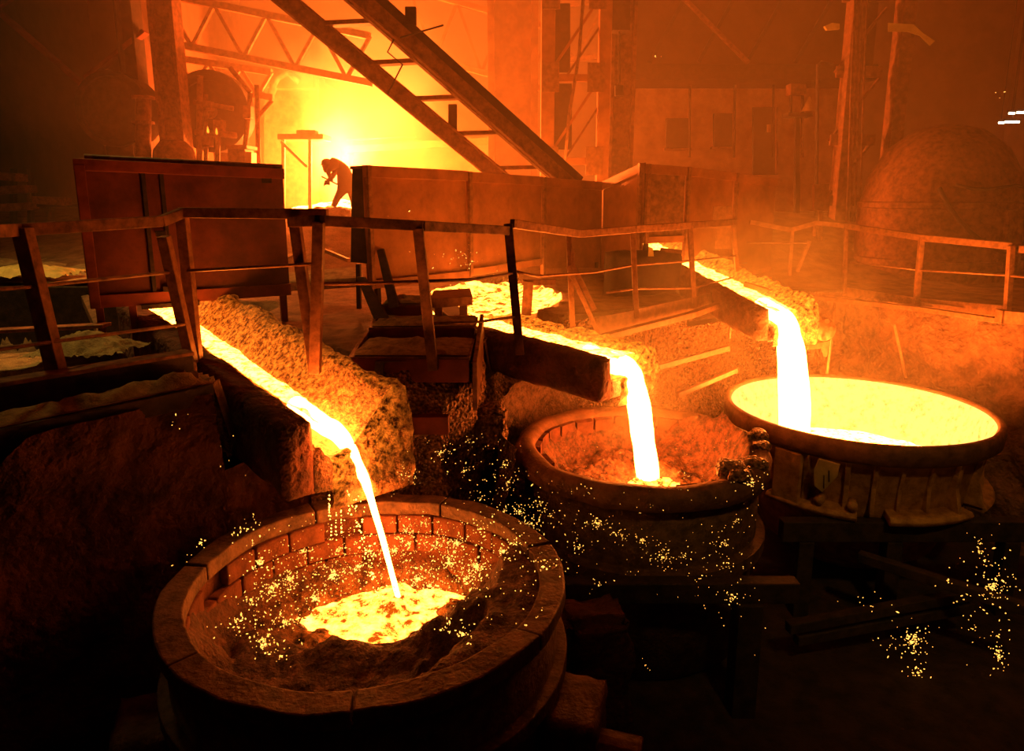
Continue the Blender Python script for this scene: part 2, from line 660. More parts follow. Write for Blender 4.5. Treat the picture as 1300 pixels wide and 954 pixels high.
k1 = disc_crust(C1, 1.10, crust1).build('slag_crust', M['skull'], L1, True)
set_heat(k1, lambda p: max(0.0, 1.25 - .8 * math.hypot((p.x - POOL1.x) / .62, (p.y - POOL1.y) / .50)) * smooth(2.62, 2.4, p.z))
pool = MB()


def pool1(u, v):
    a = 2 * math.pi * u
    r = .78 * v * (1 + .18 * nz((math.cos(a), math.sin(a), 0), 2.0))
    x, y = POOL1.x + r * math.cos(a) * 1.05, POOL1.y + r * math.sin(a) * .92
    return Vector((x, y, 2.415 + .018 * fbm((x, y, 0), 6, 3) + .07 * math.exp(-((x + .93) ** 2 + (y - 4.95) ** 2) / .02)))


pool.grid(60, 24, pool1)
tag(pool.build('molten_bath', M['bath'], None, True), 'pool of molten metal breaking through slag in the brick lined ladle', 'molten metal')

# ---- ladle under the middle runner
L2 = thing('crusted_ladle', 'slag crusted ladle filled by the stream of the middle runner', 'ladle', (C2.x, C2.y, PIT), 'ladles in the casting pit')


def j2(p):
    return p + Vector((p.x, p.y, 0)) * .018 * fbm(p, 2.6, 3, 4) + Vector((0, 0, .025 * nz(p, 3, 1)))


MB().lathe((C2.x, C2.y, 0), [(.95, PIT), (1.06, PIT + .04), (1.12, 2.3), (1.14, 2.93), (1.07, 2.93), (1.02, 2.4), (.9, 1.9), (0, 1.9)], 90, jit=j2).build('shell', M['ladle'], L2, True)
MB().lathe((C2.x, C2.y, 0), [(1.10, 2.2), (1.22, 2.22), (1.22, 2.34), (1.10, 2.36)], 80, closed=True).build('band', M['ladle'], L2)
MB().lathe((C2.x, C2.y, 0), [(1.045, 2.9), (1.04, 3.06), (1.10, 3.115), (1.18, 3.12), (1.235, 3.06), (1.235, 2.93), (1.14, 2.9)], 140, closed=True, jit=j2).build('rim', M['rim'], L2, True)
for k in range(26):                                   # blocks of the lining that stand along the inner lip
    a = 2 * math.pi * k / 26
    if random.random() < .12:
        continue
    MB().lathe((C2.x, C2.y, 0), [(.985, 2.80), (.985, 3.055 + random.uniform(-.03, .02)), (1.05, 3.05), (1.05, 2.80)], 3, a + .015, a + 2 * math.pi / 26 - .015, True, jit=j2).build('lining_block', M['brick'], L2)


def crust2(x, y, q):
    p = (x, y, 0)
    z = 2.70 + .10 * fbm(p, 2.8, 4, 9) + .04 * fbm(p, 9, 3, 1)
    z += .26 * smooth(.80, 1.0, q)
    z += .22 * smooth(.3, .9, (x - C2.x)) * smooth(.7, 1.0, q)
    z -= .10 * math.exp(-((x - 1.40) ** 2 + (y - 6.55) ** 2) / .09)
    return z


k2 = disc_crust(C2, 1.03, crust2).build('slag_crust', M['skull'], L2, True)
set_heat(k2, lambda p: .75 * math.exp(-((p.x - 1.40) ** 2 + (p.y - 6.5) ** 2) / .22) + .10)
for k in range(9):                                    # slag lumps frozen on the rim beside the glowing pot
    a = math.radians(random.uniform(-58, 18))
    r = random.uniform(1.05, 1.22)
    s = random.uniform(.07, .14)
    rough_box((C2.x + r * math.cos(a), C2.y + r * math.sin(a), 3.12 + s * .2), (s * 1.7, 0, 0), (0, s * 1.4, 0), (0, 0, s), .03, .035, 7, k, s * .22).build('slag_lump', M['slagfine'], L2, True)
tag(MB().grid(30, 12, lambda u, v: Vector((1.40 + .27 * v * math.cos(2 * math.pi * u), 6.54 + .24 * v * math.sin(2 * math.pi * u),
    2.70 + .03 * fbm((u * 3, v * 3, 1), 3, 2)))).build('molten_bath', M['bath'], None, True), 'molten metal pooling at the foot of the middle stream', 'molten metal')

# hood of crusted plate beside the middle ladle
hood = thing('slag_guard', 'hunched slag crusted guard plate beside the middle ladle', 'guard', (-.12, 6.75, PIT))


def hoodf(u, v):
    a = math.radians(110 + 95 * u)
    r = 1.45 - .06 * smooth(.7, 1, v)
    z = PIT + (3.55 - PIT - .5 * abs(u - .4)) * v
    p = Vector((C2.x + r * math.cos(a), C2.y + r * math.sin(a), z))
    return p + Vector((math.cos(a), math.sin(a), 0)) * .10 * fbm(p, 2.2, 4, 5)


MB().grid(60, 50, hoodf).build('guard_plate', M['slag'], hood, True)
rough_box((-.24, 6.72, 3.25), (.36, 0, 0), (0, .3, 0), (0, 0, .42), .05, .08, 3.5, 3, .08).build('slag_lump', M['slagfine'], hood, True)

# ---- glowing slag pot
L3 = thing('slag_pot', 'glowing yellow slag pot with ribbed ochre sides and a heavy round rim', 'pot', (C3.x, C3.y, PIT), 'ladles in the casting pit')
MB().lathe((C3.x, C3.y, 0), [(1.385, 3.09), (1.41, 3.12), (1.455, 3.11), (1.47, 3.05), (1.455, 2.92), (1.40, 2.88), (1.39, 2.88), (1.38, 3.0)], 120, closed=True,
           jit=lambda p: p + Vector((p.x, p.y, 0)) * .004 * nz(p, 5)).build('rim', M['rim'], L3, True)
MB().lathe((C3.x, C3.y, 0), [(1.36, 2.89), (1.30, 2.8), (1.24, 2.35), (1.20, 2.25), (1.12, 2.05), (.95, 1.62), (.6, 1.36), (0, 1.3)], 96).build('body', M['pot'], L3, True)
MB().lathe((C3.x, C3.y, 0), [(1.38, 3.085), (1.36, 3.05), (1.285, 2.85), (1.17, 2.5), (1.0, 2.1), (.6, 1.7), (0, 1.55)], 120,
           jit=lambda p: p + Vector((p.x, p.y, 0)) * .002 * fbm(p, 3, 3)).build('glowing_lining', M['lining'], L3, True)
for a0, a1 in ((-150, -112), (-100, -62), (-52, -10), (4, 60), (80, 140)):
    MB().lathe((C3.x, C3.y, 0), [(1.18, 2.30), (1.42, 2.27), (1.45, 2.32), (1.42, 2.36), (1.20, 2.38)], 14, math.radians(a0), math.radians(a1), True).build('flange', M['pot'], L3, True, .01)


def rib(a, r_top, r_bot, z_top, z_bot, wd, material, name='rib'):
    d = Vector((math.cos(a), math.sin(a), 0))
    t = Vector((-d.y, d.x, 0))
    c = Vector((C3.x, C3.y, 0))
    poly = [c + d * 1.33 + Zv * z_top, c + d * r_top + Zv * z_top, c + d * (r_top * .62 + r_bot * .38 - .05) + Zv * (z_top * .5 + z_bot * .5),
            c + d * r_bot + Zv * z_bot, c + d * 1.21 + Zv * z_bot]
    MB().prism([p - t * wd / 2 for p in poly], t * wd).build(name, material, L3, False, .008)


for ad, rt, rb, wd in ((-149, 1.40, 1.34, .05), (-134, 1.40, 1.34, .06), (-117, 1.39, 1.33, .05), (-106, 1.38, 1.32, .045), (-95, 1.37, 1.30, .04),
                       (-82, 1.37, 1.32, .045), (-69, 1.38, 1.42, .05), (-52, 1.38, 1.42, .05), (-30, 1.38, 1.34, .05), (-8, 1.38, 1.34, .05),
                       (20, 1.38, 1.34, .05), (50, 1.38, 1.34, .05), (80, 1.38, 1.34, .05), (110, 1.38, 1.34, .05), (140, 1.38, 1.34, .05), (170, 1.38, 1.34, .05)):
    rib(math.radians(ad), rt, rb, 2.89, 2.33, wd, M['pot'])
# broad lug plate, the pale hook tag and its bracket on the side
for ad, wd, mt, nm in ((-141, .30, M['pot'], 'lug_plate'),):
    a = math.radians(ad)
    d = Vector((math.cos(a), math.sin(a), 0))
    t = Vector((-d.y, d.x, 0))
    MB().frame_box(Vector((C3.x, C3.y, 2.60)) + d * 1.40, d * .06, t * wd, Vector((0, 0, .56))).build(nm, mt, L3, False, .01)
a = math.radians(-124.5)
d = Vector((math.cos(a), math.sin(a), 0))
t = Vector((-d.y, d.x, 0))
c = Vector((C3.x, C3.y, 0)) + d * 1.46
tagp = MB().prism([c - t * .12 + Zv * 2.78, c - t * .08 + Zv * 2.90, c + t * .12 + Zv * 2.88, c + t * .10 + Zv * 2.74, c - t * .02 + Zv * 2.55, c - t * .10 + Zv * 2.60], d * .03)
tagp = tagp.build('hook_tag', M['tan'], L3, False, .006)
tagp['label'] = 'pale ochre steel tag'
MB().prism([c - t * .012 + Zv * 2.60 + d * .032, c - t * .02 + Zv * 2.74 + d * .032, c - t * .012 + Zv * 2.74 + d * .032, c - t * .002 + Zv * 2.60 + d * .032], d * .004).build('slot', M['dark'], tagp)
MB().prism([c + t * .03 + Zv * 2.68 + d * .032, c + t * .02 + Zv * 2.80 + d * .032, c + t * .03 + Zv * 2.80 + d * .032, c + t * .042 + Zv * 2.68 + d * .032], d * .004).build('slot', M['dark'], tagp)
for ad in (-127, -114):
    a = math.radians(ad)
    d = Vector((math.cos(a), math.sin(a), 0))
    MB().tube([Vector((C3.x, C3.y, 2.42)) + d * 1.26, Vector((C3.x, C3.y, 2.42)) + d * 1.42], .05, 12).build('peg', M['pot'], L3, True)
tag(MB().lathe((C3.x, C3.y, 0), [(0, 2.45), (.7, 2.45), (1.18, 2.45)], 60, jit=lambda p: p + Vector((0, 0, .02 * fbm(p, 4, 3)))).build('molten_bath', M['bed'], None, True),
    'deep bath of molten metal inside the glowing slag pot', 'molten metal')

# stands and cradle beams under the pots
cr = thing('pot_cradle', 'dark steel cradle of crossed beams carrying the glowing slag pot', 'cradle', (C3.x, C3.y, PIT))
for a, b, wd, ht in (((2.75, 6.72, 2.15), (5.9, 6.72, 2.15), .14, .22), ((2.6, 9.16, 2.15), (5.6, 9.16, 2.15), .14, .22)):
    MB().beam(a, b, wd, ht).build('cross_beam', M['dark'], cr, False, .01)
for x in (3.0, 3.9, 5.1):
    for y in (6.72, 9.16):
        MB().box((x, y, 1.61), (.16, .16, .86)).build('leg', M['dark'], cr, False, .01)
for a, b in ((pZ(1090, 706, 1.95), pZ(1330, 782, 1.95)), (pZ(1000, 797, 1.6), pZ(1232, 754, 1.7)), (pZ(1010, 812, 1.45), pZ(1232, 770, 1.55))):
    MB().beam(a, b, .10, .10).build('brace', M['dark'], cr, False, .01)
cr2 = thing('ladle_stand', 'dark steel stand beneath the slag crusted ladle', 'stand', (C2.x, C2.y, PIT))
for x, y in ((.60, 5.32), (1.95, 5.32)):
    MB().box((x, y, 1.7), (.2, .22, 1.05)).build('leg', M['dark'], cr2, False, .01)
MB().beam((.35, 5.32, 2.31), (2.35, 5.32, 2.31), .14, .18).build('beam', M['dark'], cr2, False, .01)
# scrap lumps lying in the pit
for i, (px, py, s, lb) in enumerate(((745, 800, .42, 'rounded dark casting lying beside the brick lined ladle'), (150, 850, .5, 'dark slab of slag lying on the pit floor below the plank platform'),
                                     (60, 700, .45, 'heap of broken masonry against the dark pit wall'))):
    p, hh = pZ(px, py, PIT + .35), s * 1.4
    if i == 0:
        p, hh = Vector((.62, 4.95, PIT + .58)), 1.2
    tag(rough_box(p, (s * 1.2, .1, 0), (-.1, s, 0), (0, 0, hh), .05, .07, 2.5, i * 3, .10).build(('scrap_casting', 'slag_slab', 'rubble_heap')[i], M['pit'], None, True), lb, 'scrap')

# ------------------------------------------------------------------ runners (launders) and streams
def runner(name, label, A, B, zA, zB, near, far, wid, drop_near, mats, seed, far_ext=0.0, bank_top=.30):
    """trough from A to B (plan); near wall on the pit side, slag bank on the other; z = top of the near wall"""
    A, B = Vector((A[0], A[1], zA)), Vector((B[0], B[1], zB))
    d = (B - A)
    L = d.length
    u = d / L
    side = Vector((-u.y, u.x, 0)).normalized()            # towards the far (upper) bank
    root = thing(name, label, 'runner', (A.x, A.y, PIT), 'casting runners')
    c = (A + B) / 2 - side * (near / 2) - Zv * (drop_near / 2)
    w_ = rough_box(c, u * L, side * near, Zv * drop_near, .05, .022, 3.0, seed, .03).build('near_wall', mats[0], root, True)
    c = (A + B) / 2 + side * (wid / 2) - Zv * (drop_near * .5 + .12)
    rough_box(c, u * (L - .04), side * (wid + .05), Zv * (drop_near - .24), .06, .03, 3, seed + 1, .02).build('trough_bed', mats[1], root, True)

    def bank(i, j):
        s = i * (L + far_ext)
        P0 = A + u * s
        prof = [(.02, -.24), (wid * .45, -.17), (wid * .75, .0), (wid, bank_top * .8), (wid + far * .4, bank_top), (wid + far, bank_top * .85),
                (wid + far + .05, -.05), (wid + far + .02, -drop_near - .05), (wid * .6, -drop_near - .05)]
        x = j * (len(prof) - 1)
        k = min(int(x), len(prof) - 2)
        f = x - k
        o = prof[k][0] * (1 - f) + prof[k + 1][0] * f
        z = prof[k][1] * (1 - f) + prof[k + 1][1] * f
        P = P0 + side * o + Zv * z
        am = .05 if 0 < i < 1 else .03
        return P + (side * .5 + Zv + Vector((.3, -.3, 0))) * am * fbm(P, 4.2, 5, seed)
    mb = MB().grid(int((L + far_ext) / .035), 64, bank)

    def cap(i, j):
        P = bank(1.0, i * .74)
        base = A + u * (L + far_ext)
        zb = base.z - drop_near - .05
        Q = Vector((P.x, P.y, P.z + (zb - P.z) * j))
        return Q + u * (.05 * fbm(Q, 4.5, 5, seed + 3) * (1 if 0 < j < 1 else 0) + .03 * math.sin(j * math.pi))
    mb.grid(48, 20, cap)
    bk = mb.build('slag_bank', mats[2], root, True)
    return root, A, B, u, side, L, bk


def ribbon(A, u, side, L, off0, off1, w0, w1, zo, seed):
    def fn(i, j):
        s = i * L
        o = off0 + (off1 - off0) * i
        wd = (w0 + (w1 - w0) * i) * (1 + .25 * nz((s, seed, 0), 2.2))
        P = A + u * s + side * (o + (j - .5) * wd)
        return P + Zv * (zo + .02 * fbm(P, 6, 3, seed) + .02 * math.sin(j * math.pi))
    return MB().grid(int(L / .04), 12, fn)


def fall(mb, B, u, side, off, zo, V, zend, r0, r1, seed, n=40, lump=.16):
    """the melt from the last stretch of the trough, over the lip and down in one tube"""
    P = B + side * off + Zv * zo
    pts, rs = [], []
    for i in range(10):
        pts.append(P - u * (.5 - .05 * i))
        rs.append(r0 * (1.15 - .015 * i))
    tend = time_of(P, V.z, zend)
    for i in range(n + 1):
        t = tend * i / n
        p = P + V * t - Zv * (4.905 * t * t)
        p = p + Vector((.6, .2, 0)) * (.02 * nz((0, 0, t * 9), 1.0, seed)) * min(1, t * 6)
        pts.append(p)
        k = i / n
        rs.append((r0 + (r1 - r0) * smooth(0, .8, k)) * (1 + lump * nz((k * 7, seed, 0), 1.3)))
    mb.tube(pts, rs, 14)
    return pts


def two_tone(o, n):
    o.data.materials.append(M['grain'])
    for p in o.data.polygons[:n]:
        p.material_index = 1
    return o


def time_of(P, vz, zend):
    h = P.z - zend
    return (vz + math.sqrt(vz * vz + 2 * 9.81 * h)) / 9.81


# runner one: under the red shield, over the plank platform's end
R1, A1, B1, u1, s1, len1, bk1 = runner('casting_runner', 'crusted runner pouring the thin stream into the brick lined ladle', (-4.15, 7.85), (-1.44, 4.95), 4.36, 3.90, .26, .17, .52, .60,
                                       (M['pit'], M['slag'], M['bank']), 1.0, .16, .20)
set_heat(bk1, lambda p: max(.10, 1.15 - 1.75 * max(0, (Vector((p.x, p.y, 0)) - Vector((A1.x, A1.y, 0))).dot(s1) - .05)) * smooth(3.15, 3.75, p.z))
mb = ribbon(A1, u1, s1, len1 - .02, .13, .10, .26, .15, -.045, 1)
nrb = len(mb.f)
fall(mb, B1, u1, s1, .10, -.085, Vector((.95, -.12, -.15)), 2.42, .07, .022, 2.0, 40, .22)
tag(two_tone(mb.build('molten_stream', M['stream'], None, True), nrb), 'thin white hot stream running past the plank platform into the brick lined ladle', 'molten metal')

# runner two
R2, A2, B2, u2, s2, len2, bk2 = runner('casting_runner', 'runner with a plain dark side pouring into the slag crusted ladle', (-.75, 8.48), (1.0, 6.75), 4.06, 3.97, .22, .08, .52, .46,
                                       (M['pit'], M['slag'], M['bank']), 2.0, .06, .02)
set_heat(bk2, lambda p: max(.4, 1.2 - .9 * max(0, (Vector((p.x, p.y, 0)) - Vector((A2.x, A2.y, 0))).dot(s2) - .1)) * (1 if p.z > 3.7 else .3))
mb = ribbon(A2 - u2 * .5, u2, s2, len2 + .5, .26, .20, .44, .30, -.045, 4)
nrb = len(mb.f)
fall(mb, B2, u2, s2, .19, -.15, Vector((.55, -.25, -.35)), 2.66, .12, .112, 5.0, 30, .16)
tag(two_tone(mb.build('molten_stream', M['stream'], None, True), nrb), 'broad white hot stream falling from the dark sided runner into the crusted ladle', 'molten metal')

# runner three
R3, A3, B3, u3, s3, len3, bk3 = runner('casting_runner', 'runner beside the walkway corner pouring the widest stream into the glowing pot', (2.2, 12.4), (3.07, 8.28), 4.72, 4.20, .20, .07, .50, .42,
                                       (M['conc'], M['slag'], M['bank']), 3.0, .0, .10)
set_heat(bk3, lambda p: max(.5, 1.2 - .8 * max(0, (Vector((p.x, p.y, 0)) - Vector((A3.x, A3.y, 0))).dot(s3) - .1)))
mb = ribbon(A3 - u3 * .2, u3, s3, len3 + .2, .22, .20, .40, .30, -.05, 6)
nrb = len(mb.f)
fall(mb, B3, u3, s3, .17, -.14, Vector((.42, -.12, -.3)), 2.42, .115, .19, 8.0, 30, .08)
tag(two_tone(mb.build('molten_stream', M['stream'], None, True), nrb), 'widest white hot stream falling into the glowing slag pot', 'molten metal')


# melt basin behind the bench, seen under the heat shields, and an unseen feeder added to light the building
def basin(u, v):
    a = 2 * math.pi * u
    x, y = BASIN[0] + BASIN[2] * v * math.cos(a), BASIN[1] + BASIN[3] * v * math.sin(a)
    return Vector((x, y, 3.97 + .06 * fbm((x, y, 0), 3, 4, 4) + .14 * v ** 6))


tag(MB().grid(80, 26, basin).build('melt_basin', M['bath'], None, True), 'glowing basin of melt behind the bench under the heat shields', 'molten metal')
fa, fb = Vector((-3.1, 15.6, 5.22)), Vector((2.28, 12.2, 4.78))
fd = (fb - fa).normalized()
fs = Vector((-fd.y, fd.x, 0)).normalized()
fr_ = thing('added_feeder_runner', 'unseen feeder runner added behind the heat shields to light the building', 'runner', (-.4, 13.9, 4.5))
for sgn in (-1, 1):
    rough_box((fa + fb) / 2 + fs * (.33 * sgn) - Zv * .12, fd * (fb - fa).length, fs * .14, Zv * .44, .12, .03, 2.5, sgn, .02).build('side_wall', M['slag'], fr_, True)
rough_box((fa + fb) / 2 - Zv * .26, fd * (fb - fa).length, fs * .56, Zv * .16, .12, .02, 2.5, 2, .0).build('trough_bed', M['slag'], fr_, True)
tag(ribbon(fa, fd, fs, (fb - fa).length, 0, 0, .46, .46, -.10, 9).build('molten_stream', M['bed'], None, True), 'melt in the unseen feeder runner added to light the building', 'molten metal')  # hidden glowing strip, added to brighten the building and the haze

# ------------------------------------------------------------------ platform edge, steps and planks
# plank edge of the platform by the first ladle
pe = thing('platform_edge', 'dirt strewn steel channel edging the platform above the first ladle', 'channel', (-3.1, 4.25, PLAT - .2))
a, b = Vector((-4.6, 2.35, PLAT)), Vector((-2.28, 5.2, PLAT))
MB().beam(a - Zv * .07, b - Zv * .07, .06, .14).build('channel_web', M['dark'], pe, False, .008)
dv = (b - a).normalized()
sd = Vector((-dv.y, dv.x, 0))
MB().beam(a + sd * .13, b + sd * .13, .26, .02).build('channel_flange', M['rust'], pe, False, .004)


def dirt(i, j):
    p = a.lerp(b, i) + sd * (.02 + .22 * j)
    return p + Zv * (.012 + max(0, .05 + .09 * fbm(p, 3.2, 4)) * math.sin(j * math.pi) * (1 if .02 < i < .98 else 0))


o = MB().grid(90, 8, dirt).build('dirt', M['sand'], pe, True)
o['kind'] = 'stuff'
cb = thing('channel_beam', 'rusted channel beam lying behind the platform edging', 'beam', (-3.2, 5.2, PLAT))
a2, b2 = pZ(-40, 512, PLAT + .10), pZ(243, 463, PLAT + .10)
MB().beam(a2, b2, .10, .22).build('web', M['dark'], cb, False, .01)
MB().beam(a2 + Zv * .10, b2 + Zv * .10, .16, .03).build('flange', M['rust'], cb, False, .006)
MB().beam(a2 - Zv * .10, b2 - Zv * .10, .16, .03).build('flange', M['rust'], cb, False, .006)
# sheet covered ledge and open pit with steel lip behind
tag(MB().prism([pZ(-40, 474, 4.02), pZ(165, 457, 4.02), pZ(150, 440, 4.02), pZ(-40, 452, 4.02)], (0, 0, -.10)).build('step_plank', M['sand'], None, False, .01),
    'dirt covered step plank in front of the dark sunken bay', 'plank')


def sheet(c, ux, uy, amp, freq, seed, thick=None, dome=.1):
    def fn(i, j):
        p = c + ux * (i - .5) * (1 + .15 * nz((i * 3, j * 3, seed), 1)) + uy * (j - .5) * (1 + .15 * nz((i * 3, j * 3, seed + 4), 1))
        return p + Zv * (amp * (1 - abs(2 * abs(fbm((i, j, seed), freq, 4)) - .7)) + dome * math.sin(i * math.pi) * math.sin(j * math.pi))
    return MB().grid(40, 30, fn)


tag(sheet(pZ(112, 448, 4.09), Vector((.75, .05, 0)), Vector((.1, .62, 0)), .05, 3.2, 2.0, dome=.16).build('crumpled_sheet', M['sand'], None, True),
    'crumpled dusty sheet lying on the step plank', 'sheet')
tag(sheet(pZ(36, 352, 4.40), Vector((1.25, .02, 0)), Vector((.05, .75, 0)), .07, 3.0, 5.0, dome=.12).build('yellow_tarpaulin', M['tarp'], None, True),
    'crumpled pale yellow tarpaulin lying on the sand', 'tarpaulin')
bay = thing('sunken_bay_lip', 'thin steel lip and side plate around the dark sunken bay', 'steel plate', (-4.6, 7.0, 3.6))
MB().beam(pY(-20, 421, 6.9), pY(136, 413, 6.9), .16, .035).build('lip', M['rust'], bay, False, .005)
MB().prism([pY(103, 376, 8.6), pY(112, 374, 8.6), pY(152, 455, 6.2), pY(140, 458, 6.2)], (0, 0, -.10)).build('side_plate', M['rust'], bay, False, .005)
MB().box((-6.3, 9.28, 3.85), (4.6, .08, .95)).build('back_plate', M['dark'], bay, False, .01)


def sandf(i, j):
    x, y = -10.5 + 6.6 * i, 9.35 + 5.5 * j
    e = math.sin(i * math.pi) * math.sin(j * math.pi)
    return Vector((x, y, 4.33 + .04 + .10 * fbm((x, y, 0), .9, 4) * e + .25 * j * j))


tag(MB().grid(70, 60, sandf).build('sand_bed', M['sand'], None, True), 'bed of pale spilled sand beyond the sunken bay', 'sand', kind='stuff')
# rubble at the foot of the gate posts
for i, (px, py, s) in enumerate(((238, 465, .07), (228, 474, .05), (246, 476, .05), (215, 455, .05))):
    p = pZ(px, py, PLAT + .06)
    tag(rough_box(p, (s * 2, s * .4, 0), (-.02, s * 1.4, 0), (0, 0, s * 1.5), .03, .03, 6, i, .02).build('rubble_stone', M['conc'], None, True),
        'small broken stone at the foot of the gate posts', 'stone', 'stones by the gate posts')

# ------------------------------------------------------------------ red heat shield over the first runner
sh = thing('red_heat_shield', 'red plate heat shield standing over the first runner', 'heat shield', (-3.4, 7.4, PLAT))
a, b = Vector((-4.21, 7.0, 0)), Vector((-2.52, 8.0, 0))
d = (b - a).normalized()
nrm = Vector((d.y, -d.x, 0))
zb, zt = 4.40, 5.84
MB().prism([a + Zv * zb, b + Zv * (zb + .0), b + Zv * (zt - .06), a + Zv * zt], -nrm * .03).build('plate', M['redplate'], sh, False, .004)
fr = nrm * .05
MB().beam(a + fr + Zv * (zt - .05), b + fr + Zv * (zt - .11), .09, .11).build('top_bar', M['red'], sh, False, .006)
MB().beam(a + d * .05 + fr + Zv * zb, a + d * .05 + fr + Zv * (zt - .05), .10, .09, d).build('side_bar', M['red'], sh, False, .006)
MB().beam(a + fr * .6 + Zv * (zb + .06), b + fr * .6 + Zv * (zb + .06), .04, .13).build('bottom_bar', M['red'], sh, False, .006)
for t in (.30, .385):
    MB().beam(a + d * (t * 1.96) + fr * .5 + Zv * (zb + .1), a + d * (t * 1.96) + fr * .5 + Zv * (zt - .1), .03, .04, d).build('seam_strip', M['dark'], sh, False, .004)
MB().tube([a + d * .1 + Zv * (zt + .03), b + Zv * (zt - .03)], .022, 8).build('top_pipe', M['rust'], sh, True)
for t, z in ((.33, 5.12), (.34, 4.55), (.88, 5.66)):
    MB().beam(a + d * (t * 1.96) + fr + Zv * z, a + d * (t * 1.96 + .10) + fr * 1.6 + Zv * z, .03, .06).build('latch', M['dark'], sh, False, .006)
MB().tube([a + d * .95 + fr * 1.2 + Zv * 4.62, a + d * .95 + fr * 2.0 + Zv * 4.58, a + d * .95 + fr * 2.0 + Zv * 4.48, a + d * .95 + fr * 1.2 + Zv * 4.44], .012, 6).build('handle', M['dark'], sh, True)
for t, zz in ((.04, 3.6), (.19, 3.8), (.96, 4.05)):
    MB().beam(a + d * (t * 1.96) + Zv * zz, a + d * (t * 1.96) + Zv * (zb + .1), .07, .07, d).build('leg', M['red'], sh, False, .006)
MB().beam(a + d * .45 + fr + Zv * 4.38, a + d * 1.0 + fr + Zv * 4.38, .05, .05).build('skid', M['dark'], sh, False, .006)

# ------------------------------------------------------------------ row of heat shields along the platform
def shield(name, label, p, q, zb0, zt0, zb1, zt1, material, bars=(0.0, 1.0), group='heat shields in a row', legs=(.08, .92)):
    p, q = Vector((p[0], p[1], 0)), Vector((q[0], q[1], 0))
    d = (q - p)
    L = d.length
    d.normalize()
    n = Vector((d.y, -d.x, 0))
    if n.y > 0:
        n = -n
    r = thing(name, label, 'heat shield', ((p.x + q.x) / 2, (p.y + q.y) / 2, PLAT), group)
    p = p + d * .012
    q = q - d * .012
    MB().prism([p + Zv * zb0, q + Zv * zb1, q + Zv * zt1, p + Zv * zt0], -n * .025).build('plate', material, r, False, .004)
    MB().beam(p + n * .02 + Zv * (zt0 - .07), q + n * .02 + Zv * (zt1 - .07), .05, .13).build('top_bar', M['plate'], r, False, .005)
    MB().beam(p + n * .02 + Zv * (zb0 + .05), q + n * .02 + Zv * (zb1 + .05), .05, .10).build('bottom_bar', M['plate'], r, False, .005)
    for t in bars:
        x = p + (q - p) * t
        z0, z1 = zb0 + (zb1 - zb0) * t, zt0 + (zt1 - zt0) * t
        MB().beam(x + n * .045 + Zv * z0, x + n * .045 + Zv * (z1), .05, .06, d).build('side_bar', M['rail'], r, False, .005)
    if legs:
        for t in legs:
            x = p + (q - p) * t
            MB().beam(x + Zv * (floor_z(x.x, x.y) - .05), x + Zv * (zb0 + .1), .06, .06, d).build('leg', M['dark'], r, False, .005)
    return r


PB = [(-1.70, 8.3), (-.60, 9.65), (.45, 11.0), (1.50, 12.0), (1.93, 10.6), (2.62, 10.95), (3.55, 11.6), (4.45, 12.2)]
shield('heat_shield', 'heat shield with a thick dark edge beside the gap where the worker shows', PB[0], PB[1], 4.42, 5.84, 4.40, 5.82, M['plate'], (.02,), legs=(.08,))
shield('heat_shield', 'heat shield above the bench over the glowing feeder channel', PB[1], PB[2], 4.42, 5.81, 4.45, 5.78, M['plate'], (0.0,), legs=())
shield('heat_shield', 'heat shield meeting the folded corner panel at the lattice column', PB[2], PB[3], 4.3, 5.77, 4.2, 5.72, M['plate'], (0.0,), legs=(.45, .92))
shield('heat_shield', 'heat shield turned edgewise with a slanting top bar', PB[3], PB[4], 4.2, 5.72, 4.2, 5.97, M['plate'], (.97,))
shield('heat_shield', 'dark recessed heat shield beside the slanting one', PB[4], PB[5], 4.80, 5.95, 4.80, 5.92, M['rust'], (.04,), legs=(.08,))
shield('heat_shield', 'brightly lit heat shield above the walkway railing', PB[5], PB[6], 4.30, 5.92, 4.20, 5.86, M['plate'], (0.0,), legs=(.92,))
shield('heat_shield', 'last heat shield of the row next to the runner corner', PB[6], PB[7], 4.15, 5.85, 4.2, 5.78, M['plate'], (0.0,))
# dark upright plate on the end of the row
ep = thing('end_plate', 'black upright plate closing the end of the shield row', 'plate', (-1.75, 8.3, PLAT))
MB().prism([pY(447, 214, 8.36), pY(460, 212, 8.36), pY(466, 335, 8.30), pY(445, 333, 8.30)], (.0, .05, 0)).build('plate', M['dark'], ep, False, .006)
MB().prism([pY(444, 211, 8.34), pY(462, 210, 8.34), pY(462, 214, 8.34), pY(444, 215, 8.34)], (.0, .06, 0)).build('cap', M['rust'], ep, False, .004)
MB().beam(pY(455, 335, 8.33), pY(456, 392, 8.33), .08, .05, RX).build('leg', M['dark'], ep, False, .006)

